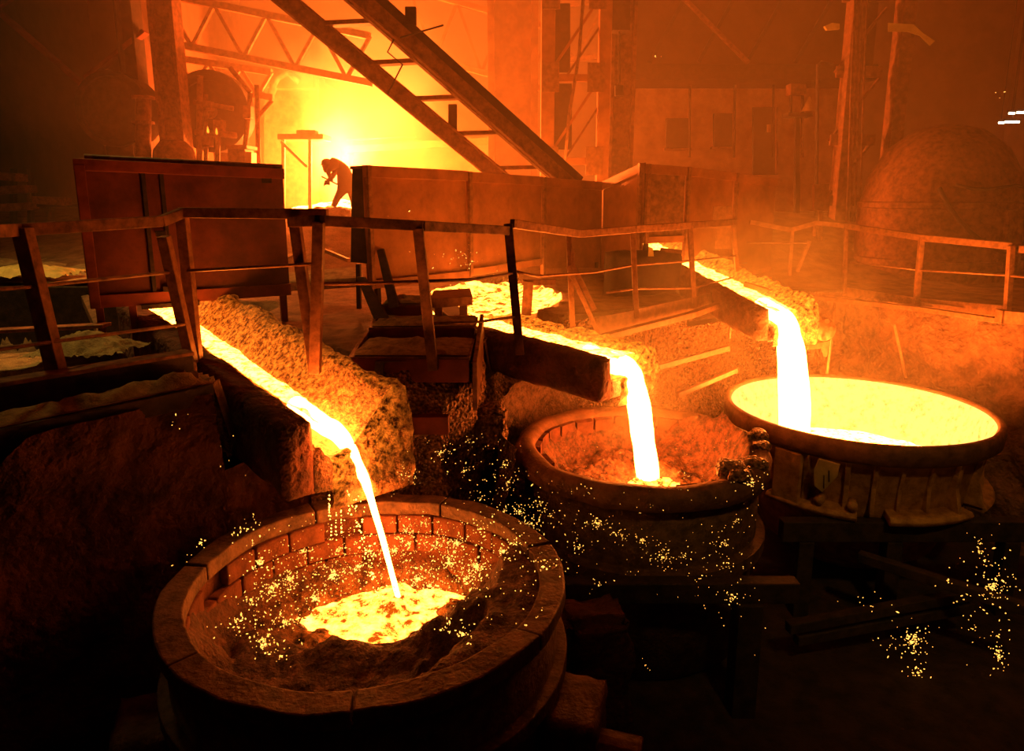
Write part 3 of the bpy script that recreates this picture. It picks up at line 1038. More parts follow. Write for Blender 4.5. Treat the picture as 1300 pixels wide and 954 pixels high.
# ------------------------------------------------------------------ stair between the shields
st = thing('stair', 'short rusty stair covered with dirt between the two railings', 'stair', (-1.1, 6.2, 3.6))
for i, (y0, y1, zt, zbt) in enumerate(((5.95, 6.75, 4.14, 3.93), (6.80, 7.45, 4.24, 4.14), (7.5, 8.15, 4.36, 4.24))):
    wx, cx_ = (1.04, -.88) if i < 2 else (.50, -1.15)
    MB().box((cx_, (y0 + y1) / 2, zt - .02), (wx, y1 - y0, .03)).build('tread', M['rust'], st, False, .005)
    MB().box((cx_, y0 + .01, (zt + zbt) / 2 - .02), (wx - .02, .03, zt - zbt)).build('riser', M['red'], st, False, .005)

    def dr(u, v, y0=y0, y1=y1, zt=zt, i=i, wx=wx, cx_=cx_):
        x, y = cx_ - wx / 2 + .02 + (wx - .04) * u, y0 + .03 + (y1 - y0 - .05) * v
        return Vector((x, y, zt + .006 + max(0, .02 + .05 * fbm((x, y, i), 4, 4)) * math.sin(u * math.pi) ** .3 * math.sin(v * math.pi) ** .3))
    o = MB().grid(40, 24, dr).build('dirt', M['sand'], st, True)
    o['kind'] = 'stuff'
for x in (-1.44, -.34):
    ye = 8.15 if x < -1 else 7.42
    MB().prism([(x, 5.93, 3.66), (x, 5.93, 4.10), (x, ye, 4.12 + .1 * (ye - 5.93)), (x, ye, 3.85)], (.04, 0, 0)).build('stringer', M['rust'], st, False, .006)
MB().box((-.92, 5.86, 3.56), (.75, .10, .16)).build('foot_beam', M['red'], st, False, .008)
# dark boards and a post leaning against the end of the shields
for i, (q, nm, lb) in enumerate((([(452, 352), (462, 352), (492, 404), (474, 405)], 'leaning_board', 'dark board leaning against the stair by the end plate'),
                                 ([(478, 318), (486, 316), (506, 390), (494, 392)], 'leaning_bar', 'thin bar leaning against the shield beside the stair'))):
    pts = [pY(x, y, 7.95 - .015 * (y - 350)) for x, y in q]
    tag(MB().prism(pts, (.01, .05, 0)).build(nm, M['dark'], None, False, .005), lb, 'board')
tag(MB().prism([pY(362, 346, 9.0), pY(458, 338, 9.0), pY(462, 352, 8.4), pY(362, 358, 8.4)], (0, 0, -.12)).build('floor_slab', M['sand'], None, False, .02),
    'pale concrete slab behind the stair between the shields', 'slab')
tag(MB().beam(pY(412, 318, 9.9), pY(443, 331, 9.4), .05, .05).build('tapping_bar', M['rail'], None, False, .005), 'straight tapping bar lying on the floor behind the railing', 'bar')
# bench above the feeder channel
bn = thing('bench', 'low steel bench standing beside the glowing feeder channel', 'bench', (-.45, 7.7, PLAT))
q = [pZ(546, 380, 4.44), pZ(600, 376, 4.44), pZ(597, 366, 4.44), pZ(550, 369, 4.44)]
MB().prism(q, (0, 0, -.10)).build('bench_top', M['rail'], bn, False, .008)
for px in (588, 556):
    p = pZ(px, 377, 4.36)
    MB().box((p.x, p.y + .05, (4.36 + 4.02) / 2), (.09, .10, .40)).build('leg', M['rust'], bn, False, .006)
tag(MB().prism([pZ(545, 378, 4.2), pZ(562, 372, 4.2), pZ(600, 404, 4.12), pZ(578, 410, 4.12)], (0, 0, -.2)).build('ramp_plate', M['dark'], None, False, .01),
    'dark sloping plate between the bench and the glowing channel', 'plate')
fp = thing('channel_post', 'pale square frame standing over the feeder channel', 'frame', (.3, 8.6, PLAT))
MB().beam(pY(668, 400, 8.5), pY(671, 357, 8.5), .10, .12, RX).build('post', M['rail'], fp, False, .006)
MB().beam(pY(666, 359, 8.5), pY(702, 358, 8.9), .10, .07).build('lintel', M['rail'], fp, False, .006)

# ------------------------------------------------------------------ railings
def rail_thing(name, label, base, tops, posts, mids=(), toes=(), tw=.055, th=.085, pw=.07, material=None, group='walkway railings'):
    material = material or M['rail']
    r = thing(name, label, 'railing', base, group)
    for a, b in tops:
        MB().beam(a, b, tw, th).build('top_rail', material, r, False, .006)
    for a, b in posts:
        MB().beam(a, b, pw, pw, RX).build('post', material, r, False, .006)
    for pl in mids:
        MB().tube(pl, .014, 6).build('mid_rail', material, r, True)
    for a, b, h in toes:
        MB().beam(a, b, .025, h).build('toe_board', material, r, False, .004)
    return r


# plank platform railing
f0 = lambda x, y, Y: pY(x, y, Y)
A0, A1_, A2_ = f0(-60, 296, 4.1), f0(24, 292, 4.85), f0(205, 281, 5.75)
rail_thing('railing', 'dark railing along the plank platform with yellow tarpaulin behind', (-3.2, 4.9, PLAT),
           [(A0, A1_), (A1_, A2_), (A2_, f0(232, 270, 6.0))],
           [(f0(80, 507, 4.83), f0(28, 290, 4.85))],
           [[f0(-60, 372, 4.1), f0(42, 364, 4.82), f0(214, 346, 5.8)], [f0(-60, 452, 4.1), f0(68, 434, 4.82), f0(234, 412, 5.85)]], pw=.10, material=M['rust'])
# gate of two pairs of slanting posts across the first runner, joined by a crossbar
rail_thing('gate_railing', 'crossbar and slanting posts spanning the first runner', (-2.7, 6.0, PLAT),
           [(f0(228, 270, 6.0), f0(416, 272, 5.75))],
           [(f0(244, 462, 5.95), f0(208, 300, 5.8)), (f0(250, 458, 6.05), f0(231, 272, 6.02)), (f0(400, 474, 5.6), f0(375, 285, 5.75)), (f0(400, 474, 5.55), f0(405, 282, 5.5))],
           [[f0(238, 344, 6.0), f0(330, 339, 5.8), f0(402, 335, 5.6)]], pw=.085, material=M['rail'])
# railing over the stair foot
rail_thing('railing', 'railing in front of the dirt covered stair', (-.8, 5.9, PLAT - .2),
           [(f0(368, 282, 5.75), f0(404, 280, 5.52)), (f0(404, 280, 5.52), f0(536, 287, 5.95)), (f0(536, 287, 5.95), f0(645, 293, 6.75))],
           [(f0(550, 470, 5.9), f0(531, 290, 5.93)), (f0(660, 450, 6.75), f0(645, 284, 6.78))],
           [[f0(394, 361, 5.56), f0(470, 360, 5.75), f0(542, 357, 5.92)], [f0(542, 357, 5.92), f0(600, 355, 6.3), f0(652, 347, 6.75)],
            [f0(545, 411, 5.92), f0(600, 410, 6.3), f0(656, 402, 6.75)]], pw=.085, material=M['rust'])
# walkway railing behind the middle ladle
T0, T1, T2, T3, T4 = f0(650, 284, 6.8), f0(735, 297, 7.9), f0(806, 291, 8.3), f0(878, 286, 9.0), f0(934, 282, 10.0)
rail_thing('railing', 'walkway railing with a broad toe board behind the slag crusted ladle', (1.9, 8.7, PLAT),
           [(T0, T1), (T1, T2), (T2, T3), (T3, T4)],
           [(f0(727, 415, 7.83), f0(722, 298, 7.85)), (f0(808, 404, 8.3), f0(803, 290, 8.3)), (f0(881, 392, 8.95), f0(876, 285, 8.98)), (f0(938, 372, 10.0), f0(931, 281, 10.0))],
           [[f0(655, 345, 6.8), f0(682, 351, 7.2), f0(755, 346, 7.9), f0(803, 337, 8.3), f0(880, 331, 8.98), f0(934, 325, 10.0)],
            [f0(770, 372, 8.1), f0(806, 367, 8.3), f0(881, 366, 8.98), f0(936, 351, 10.0)]],
           [(f0(756, 414, 7.95), f0(806, 404, 8.3), .20), (f0(806, 404, 8.3), f0(884, 387, 9.0), .22), (f0(884, 387, 9.0), f0(940, 371, 10.0), .22)], pw=.06)
# slanting brace beside the walkway end
br = thing('slanting_brace', 'pair of slanting angle bars at the walkway end above the middle runner', 'brace', (1.1, 7.8, PLAT))
MB().beam(f0(721, 338, 7.75), f0(760, 424, 7.7), .025, .05).build('angle_bar', M['rail'], br, False, .003)
MB().beam(f0(727, 316, 7.8), f0(727, 335, 7.8), .05, .04, RX).build('angle_bar', M['rail'], br, False, .003)
MB().beam(f0(727, 335, 7.8), f0(755, 393, 7.75), .045, .05).build('angle_bar', M['rail'], br, False, .003)
# walkway edge angle and the straps on the wall below it
we = thing('walkway_edge', 'steel edge angle of the walkway with straps down the slag splashed wall', 'edge angle', (2.0, 8.9, PLAT))
MB().beam(f0(768, 428, 7.75), f0(880, 399, 8.75), .10, .07).build('edge_angle', M['rail'], we, False, .006)
MB().beam(f0(880, 399, 8.75), f0(943, 376, 9.6), .10, .07).build('edge_angle', M['rail'], we, False, .006)
for px, y0, y1, Y in ((821, 414, 468, 8.2), (930, 385, 430, 9.3)):
    MB().beam(f0(px, y0, Y), f0(px - 4, y1, Y), .05, .03, RX).build('strap', M['rail'], we, False, .004)
MB().beam(f0(816, 472, 8.0), f0(925, 442, 8.95), .05, .07).build('wall_strap', M['rail'], we, False, .006)
MB().beam(f0(860, 502, 7.95), f0(935, 470, 8.7), .05, .06).build('wall_strap', M['rail'], we, False, .006)
# short bent railing at the runner corner
rail_thing('railing', 'short bent railing behind the runner corner beside the glowing pot', (3.9, 11.0, PLAT),
           [(f0(952, 282, 11.3), f0(1004, 292, 11.3)), (f0(1004, 292, 11.3), f0(1036, 283, 11.2)), (f0(1036, 283, 11.2), f0(1075, 287, 10.9))],
           [(f0(1002, 350, 11.3), f0(1006, 291, 11.3)), (f0(1033, 300, 11.25), f0(1034, 283, 11.25)), (f0(1012, 345, 11.25), f0(1028, 306, 11.25)), (f0(1072, 372, 10.75), f0(1074, 286, 10.85))],
           [[f0(948, 308, 11.3), f0(1029, 309, 11.25)], [f0(936, 335, 10.2), f0(948, 334, 11.0)]], pw=.05, tw=.05, th=.07)
# railing above the concrete wall
S0, S1, S2, S3 = f0(1075, 287, 10.85), f0(1170, 302, 9.6), f0(1287, 313, 8.4), f0(1345, 320, 7.7)
rail_thing('railing', 'orange lit railing above the scorched concrete wall behind the glowing pot', (5.5, 9.3, PLAT),
           [(S0, S1), (S1, S2), (S2 + Vector((.05, -.05, -.03)), S3)],
           [(f0(1163, 387, 9.6), f0(1170, 302, 9.6)), (f0(1278, 404, 8.4), f0(1284, 312, 8.4))],
           [[f0(1080, 333, 10.8), f0(1166, 343, 9.6)], [f0(1166, 343, 9.6), f0(1281, 350, 8.4)], [f0(1281, 350, 8.4), f0(1345, 357, 7.7)]],
           [(f0(1070, 370, 10.8), f0(1163, 384, 9.6), .13), (f0(1166, 385, 9.6), f0(1280, 396, 8.4), .14), (f0(1270, 402, 8.2), f0(1345, 409, 7.5), .14)], pw=.065)
MB_ = thing('wall_edge_angle', 'steel edge angle capping the scorched concrete wall', 'edge angle', (5.4, 9.5, PLAT - .1))
MB().beam(f0(1035, 378, 10.75), f0(1165, 392, 9.4), .09, .06).build('edge_angle', M['rail'], MB_, False, .006)
MB().beam(f0(1165, 392, 9.4), f0(1274, 408, 8.25), .09, .06).build('edge_angle', M['rail'], MB_, False, .006)
MB().box(f0(1272, 402, 8.2), (.09, .12, .16)).build('bracket', M['rail'], MB_, False, .008)
# swing arm and clamp gear beside the widest stream
sg = thing('spout_guard', 'steel guard plate with clamp gear beside the widest stream', 'guard', (3.9, 8.9, PLAT - .4))
MB().prism([f0(985, 392, 8.75), f0(1030, 384, 8.75), f0(1018, 452, 8.75), f0(1012, 452, 8.75), f0(1006, 432, 8.75)], (.02, .06, 0)).build('guard_plate', M['plate'], sg, False, .006)
MB().beam(f0(945, 361, 9.3), f0(1022, 384, 8.8), .06, .07).build('guard_bar', M['rail'], sg, False, .006)
MB().beam(f0(1024, 440, 8.8), f0(1048, 437, 8.9), .06, .08).build('arm', M['rail'], sg, False, .006)
MB().prism([f0(1040, 436, 8.85), f0(1054, 432, 8.85), f0(1050, 453, 8.85), f0(1046, 453, 8.85)], (.02, .06, 0)).build('hanger', M['rail'], sg, False, .005)
MB().lathe(f0(1044, 418, 8.9), [(0, -.10), (.13, -.10), (.15, -.05), (.15, .05), (.13, .10), (0, .10)], 20, axis='Y').build('roller', M['rail'], sg, True)
for px, py in ((1040, 405), (1050, 408), (1056, 418), (1046, 430)):
    MB().tube([f0(px, py, 8.75), f0(px, py, 8.85)], .03, 10).build('bolt', M['rail'], sg)
MB().tube([f0(1060, 384, 9.3), f0(1055, 430, 9.3), f0(1050, 475, 9.3)], .018, 8).build('hose', M['rail'], sg, True)
tag(MB().beam(f0(1135, 412, 9.2), f0(1150, 480, 9.15), .03, .03).build('leaning_rod', M['rail'], None), 'thin bent rod leaning on the scorched concrete wall', 'rod')

# scrap on the walkway
for i, (px, py, Y, nm, lb) in enumerate(((826, 320, 9.6, 'paper_scrap', 'pale torn scrap standing on the walkway behind the railing'), (852, 318, 9.8, 'plank_offcut', 'short plank offcut lying behind the walkway railing'))):
    p = f0(px, py, Y)
    if i == 0:
        ob = MB().prism([p + Vector((-.03, 0, -.06)), p + Vector((.05, .02, -.06)), p + Vector((.03, 0, .05)), p + Vector((-.03, 0, .07))], (0, .01, 0)).build(nm, M['tarp'])
    else:
        ob = MB().beam(p + Vector((-.14, 0, .01)), p + Vector((.14, 0, -.02)), .12, .05).build(nm, M['rail'], None, False, .005)
    tag(ob, lb, 'scrap')
tag(rough_box(Vector((1.80, 9.80, 4.45)), (.95, .3, 0), (-.15, .28, 0), (0, 0, .62), .08, .03, 3, 2, .02).build('slag_block', M['dark'], None, True),
    'dark block of slag behind the walkway railing', 'slag')

# ------------------------------------------------------------------ furnace end of the hall
def bx(name, parent, x0, x1, y0, y1, Y, depth, material, bevel=.01):
    """an upright box whose face covers these photo columns and rows at distance Y"""
    a, b, c, d = pY(x0, y1, Y), pY(x1, y1, Y), pY(x1, y0, Y), pY(x0, y0, Y)
    return MB().prism([a, b, c, d], (0, depth, 0)).build(name, material, parent, False, bevel)


def col_thing(name, label, cat, px, Y, wd, dp, material, ztop=14.4, group=None, zb=None):
    p = pY(px, 200, Y)
    zb = floor_z(p.x, Y) - .05 if zb is None else zb
    r = thing(name, label, cat, (p.x, Y, zb), group)
    t = wd * .14
    MB().box((p.x - wd / 2 + t / 2, Y, (zb + ztop) / 2), (t, dp, ztop - zb)).build('flange', material, r, False, .008)
    MB().box((p.x + wd / 2 - t / 2, Y, (zb + ztop) / 2), (t, dp, ztop - zb)).build('flange', material, r, False, .008)
    MB().box((p.x, Y, (zb + ztop) / 2), (wd - 2 * t, dp * .25, ztop - zb)).build('web', material, r)
    MB().box((p.x, Y, zb + .03), (wd * 1.5, dp * 1.5, .06)).build('base_plate', material, r, False, .006)
    return r


# sloping conveyor stair behind the shields
sl = thing('inclined_ladder_frame', 'steep steel ladder frame with wide rungs rising over the heat shields', 'ladder frame', pY(660, 300, 11.8))
la0, la1 = pY(345, -14, 10.0), pY(655, 242, 11.7)
ra0, ra1 = pY(440, -14, 10.0), pY(725, 238, 11.7)
la0, ra0 = la0 + (la0 - la1) * .55, ra0 + (ra0 - ra1) * .55
MB().beam(la0, la1, .08, .24).build('stringer', M['rust'], sl, False, .01)
MB().beam(ra0, ra1, .10, .26).build('stringer', M['rust'], sl, False, .01)
rb = Vector((.16, .2, .10))
MB().beam(ra0 + rb, ra1 + rb, .08, .16).build('side_beam', M['dark'], sl, False, .01)
MB().beam(la0 + Vector((0, -.04, .13)), la1 + Vector((0, -.04, .13)), .14, .025).build('stringer_flange', M['rail'], sl, False, .004)
MB().beam(ra0 + Vector((0, -.05, -.11)), ra1 + Vector((0, -.05, -.11)), .18, .025).build('stringer_flange', M['rail'], sl, False, .004)
for (x0, y0, x1, y1, Y) in ((418, 31, 486, 27, 10.3), (474, 81, 540, 77, 10.6), (526, 126, 590, 123, 10.95), (580, 170, 636, 168, 11.25), (362, -20, 430, -24, 9.95), (304, -72, 376, -76, 9.6), (622, 214, 690, 212, 11.6)):
    MB().beam(pY(x0 - 4, y0, Y), pY(x1 + 8, y1, Y), .20, .06).build('rung', M['rust'], sl, False, .006)
bx('hanger', sl, 569, 580, 132, 168, 11.2, .06, M['dark'])
bx('bracket', sl, 514, 528, 8, 32, 10.4, .08, M['dark'])
MB().tube([pY(500, 50, 10.2), pY(492, 66, 10.2), pY(511, 82, 10.2), pY(492, 120, 10.2)], .012, 5).build('wire', M['dark'], sl, True)
MB().tube([pY(508, 48, 10.2), pY(535, 40, 10.2), pY(563, 32, 10.2)], .012, 5).build('wire', M['dark'], sl, True)
# the foot of the frame stands on a sill
for px in (655, 725):
    p = pY(px, 240, 11.7)
    MB().box((p.x, p.y, (p.z + floor_z(p.x, p.y)) / 2), (.12, .12, p.z - floor_z(p.x, p.y) + .1)).build('foot', M['rust'], sl, False, .008)

# columns
COLG = 'hall columns'
col_thing('hall_column', 'tall rust red column beside the dark duct', 'column', 226, 14.0, .46, .40, M['rust'], group=COLG)
col_thing('hall_column', 'slim dark column behind the red heat shield', 'column', 181, 14.6, .34, .40, M['dark'], group=COLG)
col_thing('hall_column', 'broad pale column behind the ladder frame', 'column', 651, 18.0, 1.2, .5, M['plate'], group=COLG)
col_thing('hall_column', 'broad shadowed column behind the lattice tower', 'column', 786, 15.2, .50, .5, M['rust'], group=COLG)
lt = thing('lattice_tower', 'riveted lattice tower of plates and diagonals behind the shields', 'tower', pY(730, 300, 14.0))
for x0, x1 in ((685, 701), (754, 768)):
    a, b = pY(x0, 330, 14.0), pY(x1, 330, 14.0)
    MB().box(((a.x + b.x) / 2, 14.0, 9.2), (b.x - a.x, .3, 10.4)).build('upright', M['plate'], lt, False, .008)
zz = [pY(720, y, 14.0).z for y in (205, 100, -5, -110, -215)]
xl, xr = pY(693, 100, 14).x, pY(761, 100, 14).x
for z in zz:
    MB().box(((xl + xr) / 2, 13.93, z), (xr - xl, .10, .13)).build('batten', M['plate'], lt, False, .006)
    for x in (xl + .08, xr - .08):
        MB().prism([(x - .16, 13.84, z - .26), (x + .16, 13.84, z - .26), (x + .16, 13.84, z + .26), (x - .16, 13.84, z + .26)], (0, .02, 0)).build('gusset', M['rail'], lt, False, .004)
for z0, z1 in zip(zz, zz[1:]):
    MB().beam((xl, 13.95, z0), (xr, 13.95, z1), .05, .12, (0, 1, 0)).build('diagonal', M['plate'], lt, False, .005)
    MB().beam((xl + .35, 14.1, z0), (xr, 14.1, z1 - .5), .04, .06, (0, 1, 0)).build('diagonal', M['rust'], lt, False, .005)
MB().tube([pY(741, -10, 13.7), pY(735, 70, 13.7), pY(722, 150, 13.7), pY(716, 225, 13.7)], .03, 6).build('cable', M['rust'], lt, True)
bx('dark_panel', lt, 699, 724, 4, 92, 14.3, .05, M['dark'])
bx('dark_panel', lt, 699, 726, 106, 190, 14.3, .05, M['dark'])
hp = thing('hanging_block', 'dark hanging block beside the lattice tower top', 'block', pY(785, 0, 14.5))
bx('block', hp, 769, 800, -40, 38, 14.6, .4, M['dark'])
bx('rope', hp, 785, 788, 38, 110, 14.7, .03, M['dark'])
bx('hook_block', hp, 781, 792, 108, 122, 14.66, .1, M['dark'])

# column pair with cables on the other side
cp = thing('column_pair', 'pair of rusty columns joined by battens with cables between', 'column', pY(1090, 300, 14.8), COLG)
for x0, x1 in ((1053, 1070), (1112, 1128)):
    p, q = pY(x0, 300, 14.8), pY(x1, 300, 14.8)
    MB().box(((p.x + q.x) / 2, 14.8, 9.6), (q.x - p.x, .35, 9.6)).build('upright', M['rust'], cp, False, .01)
p, q = pY(1062, 100, 14.8), pY(1120, 100, 14.8)
for z in (5.4, 6.6, 7.9, 9.3, 10.8):
    MB().box(((p.x + q.x) / 2, 14.85, z), (q.x - p.x, .06, .22)).build('batten', M['rust'], cp, False, .006)
    MB().beam((p.x, 14.9, z), (q.x, 14.9, z + 1.2), .04, .10, (0, 1, 0)).build('diagonal', M['rust'], cp)
for k, px in enumerate((1082, 1087, 1092, 1098)):
    MB().tube([pY(px + 4, -20, 14.45), pY(px - 2, 120, 14.45), pY(px - 5, 230, 14.5), pY(px - 8, 292, 14.55)], .02, 6).build('cable', M['rust'], cp, True)
for (x0, y0, x1, y1, x2, y2, lb, nm) in ((1048, 31, 1062, 30, 1050, 38, 'small torn yellow sheet caught on the column pair', 'sheet_scrap'), (1136, 29, 1162, 31, 1186, 56, 'long torn yellow sheet hanging beside the column pair', 'torn_sheet')):
    Y = 14.5
    if nm == 'torn_sheet':
        ob = MB().prism([pY(1128, 29, Y), pY(1160, 31, Y), pY(1172, 42, Y), pY(1187, 52, Y), pY(1181, 58, Y), pY(1168, 45, Y), pY(1152, 40, Y), pY(1128, 40, Y)], (0, .03, 0))
    else:
        MB().prism([pY(1047, 33, Y), pY(1056, 29, Y), pY(1066, 30, Y), pY(1066, 37, Y), pY(1050, 38, Y)], (0, .07, 0)).build('sheet_scrap', M['tarp'], cp)
        continue
    tag(ob.build(nm, M['tarp']), lb, 'sheet')

# plastered building at the back with dark windows
bd = thing('workshop_office', 'plastered workshop building with dark openings under a sooty overhang', 'building', pY(920, 300, 18.5))
a, b = pY(780, 112, 18.5), pY(1075, 112, 18.5)
MB().box(((a.x + b.x) / 2, 18.75, 6.45), (b.x - a.x, .5, 3.3)).build('wall', M['plaster'], bd)
MB().box(((a.x + b.x) / 2, 18.3, 8.35), (b.x - a.x + .6, 1.4, .35)).build('overhang', M['dark'], bd, False, .02)
MB().box(((a.x + b.x) / 2, 18.0, 9.9), (b.x - a.x + .6, .2, 2.9)).build('upper_cladding', M['roof'], bd)
for (x0, x1, y0, y1) in ((846, 875, 150, 188), (906, 930, 144, 186)):
    w_ = bx('window', bd, x0, x1, y0, y1, 18.44, .1, M['dark'])
    bx('window_sill', w_, x0 - 3, x1 + 3, y1, y1 + 3, 18.38, .16, M['rail'])
w_ = bx('doorway', bd, 956, 988, 136, 222, 18.44, .1, M['dark'])
bx('door_frame', w_, 985, 988, 136, 222, 18.38, .08, M['rust'])
bx('warning_sign', bd, 974, 979, 158, 168, 18.36, .03, M['tan'])
for px in (876, 933, 982):
    MB().tube([pY(px, 108, 18.3), pY(px - 1, 200, 18.3)], .03, 6).build('drain_pipe', M['dark'], bd, True)
for k in range(5):
    x = a.x + (b.x - a.x) * (k + .5) / 5
    MB().beam((x - 1.0, 17.85, 8.6), (x + .4, 17.85, 11.2), .08, .14, (0, 1, 0)).build('cladding_brace', M['dark'], bd)
# gantry stand in front of the building
gs = thing('lamp_stand', 'spindly steel stand with a tray and pale cone before the plastered building', 'stand', pY(1018, 300, 16.5))
bx('post', gs, 1010, 1016, 148, 276, 16.5, .12, M['dark'])
bx('post', gs, 1018, 1021, 148, 200, 16.5, .08, M['rail'])
bx('tray', gs, 1001, 1032, 143, 148, 16.4, .4, M['dark'])
bx('side_post', gs, 1003, 1006, 118, 145, 16.5, .06, M['dark'])
bx('side_post', gs, 1018, 1021, 118, 145, 16.5, .06, M['dark'])
bx('hopper', gs, 1004, 1024, 106, 120, 16.4, .3, M['rust'])
MB().lathe(pY(1026, 142, 16.5), [(.16, 0), (.02, .32), (0, .33)], 14).build('cone', M['tan'], gs, True)
tag(MB().tube([pY(1036, 286, 15.0), pY(1038, 82, 15.0), pY(1042, 79, 15.0), pY(1058, 83, 15.0)], .035, 8).build('bent_pipe', M['dark'], None, True), 'tall pipe bent over at its top beside the column pair', 'pipe')
for (x0, x1, y0, y1, Y, nm, lb) in ((1034, 1053, 234, 268, 13.4, 'control_box', 'pale control box hanging before the column pair'), (905, 930, 262, 290, 10.7, 'tin_sheet', 'bright tin sheet propped against the lit heat shield')):
    r = thing(nm, lb, 'box' if nm == 'control_box' else 'sheet', pY((x0 + x1) / 2, y1, Y))
    bx('body', r, x0, x1, y0, y1, Y, .12 if nm == 'control_box' else .02, M['rail'])
    if nm == 'control_box':
        bx('post', r, x0 + 6, x0 + 11, y1, y1 + 55, Y + .03, .06, M['rail'])
    else:
        bx('batten', r, x0 + 3, x1 - 3, y1 - 3, y1 + 26, Y + .005, .02, M['rail'])

# domed vessel with a hanging cable
dm = thing('domed_vessel', 'big rusty domed vessel wrapped with hanging cable behind the railing', 'vessel', (pY(1192, 300, 12.5).x, 12.6, PLAT))
cx, cy = pY(1192, 300, 12.5).x, 12.6
MB().lathe((cx, cy, 0), [(1.28, 4.05), (1.30, 4.9), (1.27, 5.35), (1.16, 5.85), (.92, 6.28), (.55, 6.58), (.2, 6.68), (0, 6.70)], 72).build('dome', M['rust'], dm, True)
MB().lathe((cx, cy, 0), [(1.29, 4.3), (1.36, 4.32), (1.36, 4.44), (1.29, 4.46)], 64, closed=True).build('band', M['rust'], dm)
MB().lathe((cx, cy, 0), [(1.27, 5.28), (1.31, 5.30), (1.31, 5.38), (1.26, 5.40)], 64, closed=True).build('band', M['rust'], dm)
for ad in (-75, -60, -46, -32, -18, -4):
    a = math.radians(ad)
    MB().box((cx + 1.32 * math.cos(a), cy + 1.32 * math.sin(a), 4.8), (.10, .05, .95), a).build('rib', M['rust'], dm, False, .006)
pts = []
for i in range(15):
    t = i / 14
    a = math.radians(-122 + 100 * t)
    r = 1.36
    pts.append((cx + r * math.cos(a), cy + r * math.sin(a), 5.62 - 1.0 * math.sin(t * math.pi) ** .8))
MB().tube(pts, .035, 8).build('cable', M['dark'], dm, True)
pts = [(cx + 1.30 * math.cos(math.radians(-112 + 92 * i / 9)), cy + 1.30 * math.sin(math.radians(-112 + 92 * i / 9)), 5.66 - .12 * i / 9 - .05 * math.sin(i * 1.1)) for i in range(10)]
MB().tube(pts, .025, 8).build('cable', M['dark'], dm, True)
MB().tube([(cx + .95, cy - .85, 5.75), (cx + 1.2, cy - .95, 5.6), (cx + 1.22, cy - .95, 5.3)], .05, 8).build('elbow_pipe', M['rust'], dm, True)
# far lamp tubes
for i, (x0, x1, y) in enumerate(((1281, 1288, 144), (1291, 1310, 143), (1268, 1274, 156), (1276, 1294, 155))):
    r = thing('lamp_tube', 'bright lamp tube glowing on the far side of the dark hall', 'lamp', pY((x0 + x1) / 2, y, 17.2), 'far lamp tubes')
    MB().tube([pY(x0, y, 17.2), pY(x1, y, 17.2)], .022, 8).build('tube', M['tube'], r)
    hx = pY((x0 + x1) / 2, y - 3, 17.25)
    MB().tube([hx, (hx.x, hx.y, 14.5)], .012, 6).build('hanger_rod', M['dark'], r)
    MB().beam(pY(x0 - 1, y - 3, 17.25), pY(x1 + 1, y - 3, 17.25), .1, .03).build('holder', M['dark'], r)

# ducts, wheels and girders by the furnace
du = thing('round_duct', 'big dark round duct end behind the red heat shield', 'duct', pY(160, 300, 14.2))
MB().lathe(pY(141, 138, 13.6), [(.0, .10), (.50, .10), (.60, .0), (.64, .1), (.64, .7), (.0, .7)], 40, axis='Y').build('duct_barrel', M['dark'], du, True)
MB().lathe(pY(141, 138, 13.55), [(.58, 0), (.67, 0), (.67, .12), (.58, .12)], 40, closed=True, axis='Y').build('flange_ring', M['dark'], du)
p = pY(141, 138, 13.6)
MB().box((p.x, 14.0, (5.0 + p.z) / 2 - .3), (.5, .5, p.z - 5.0 - .3)).build('support', M['dark'], du)
pp = thing('riser_pipe', 'short flanged riser pipe glowing dull orange beside the tall column', 'pipe', pY(182, 300, 13.1))
MB().tube([pY(182, 290, 13.1), pY(182, 126, 13.1)], .13, 16).build('pipe', M['rust'], pp, True)
MB().lathe(pY(182, 158, 13.1), [(.13, 0), (.19, 0), (.19, .05), (.13, .05)], 18, closed=True).build('flange', M['rust'], pp)
MB().lathe(pY(182, 126, 13.1), [(.0, .05), (.19, .05), (.19, 0), (.0, 0)], 18).build('flange', M['rust'], pp)
dr = thing('drum', 'upright rounded drum beside the tall rust red column', 'drum', pY(224, 300, 13.2))
p = pY(222, 205, 13.2)
MB().lathe((p.x, 13.2, 0), [(0, 6.05 + .45), (.22, 6.45), (.34, 6.3), (.38, 6.0), (.38, 4.9), (0, 4.9)], 26).build('body', M['rust'], dr, True)
MB().lathe((p.x, 13.2, 0), [(.38, 5.6), (.41, 5.6), (.41, 5.68), (.38, 5.68)], 26, closed=True).build('hoop', M['rust'], dr)
wh = thing('drive_wheel', 'large dark solid drive wheel among the furnace machinery', 'wheel', pY(268, 300, 15.0))
p = pY(268, 142, 15.0)
MB().lathe(p, [(0, -.02), (.66, -.02), (.66, .16), (0, .16)], 36, axis='Y').build('disc', M['dark'], wh)
MB().lathe(p, [(.60, -.10), (.80, -.10), (.80, .30), (.60, .30)], 36, closed=True, axis='Y').build('wheel_rim', M['dark'], wh)
MB().lathe(p, [(0, -.18), (.14, -.18), (.14, .10), (0, .10)], 18, axis='Y').build('hub', M['rust'], wh)
MB().box((p.x, 15.45, (p.z + 5.0) / 2), (.3, .25, p.z - 5.0)).build('bearing_stand', M['rust'], wh)
mc = thing('machine_cabinet', 'rusty machine cabinet with a side duct near the furnace', 'cabinet', pY(305, 300, 14.2))
bx('body', mc, 289, 311, 188, 300, 14.2, .5, M['rust'])
bx('side_duct', mc, 312, 319, 193, 300, 14.25, .3, M['plate'])
bx('lid', mc, 287, 313, 184, 189, 14.15, .6, M['rust'])
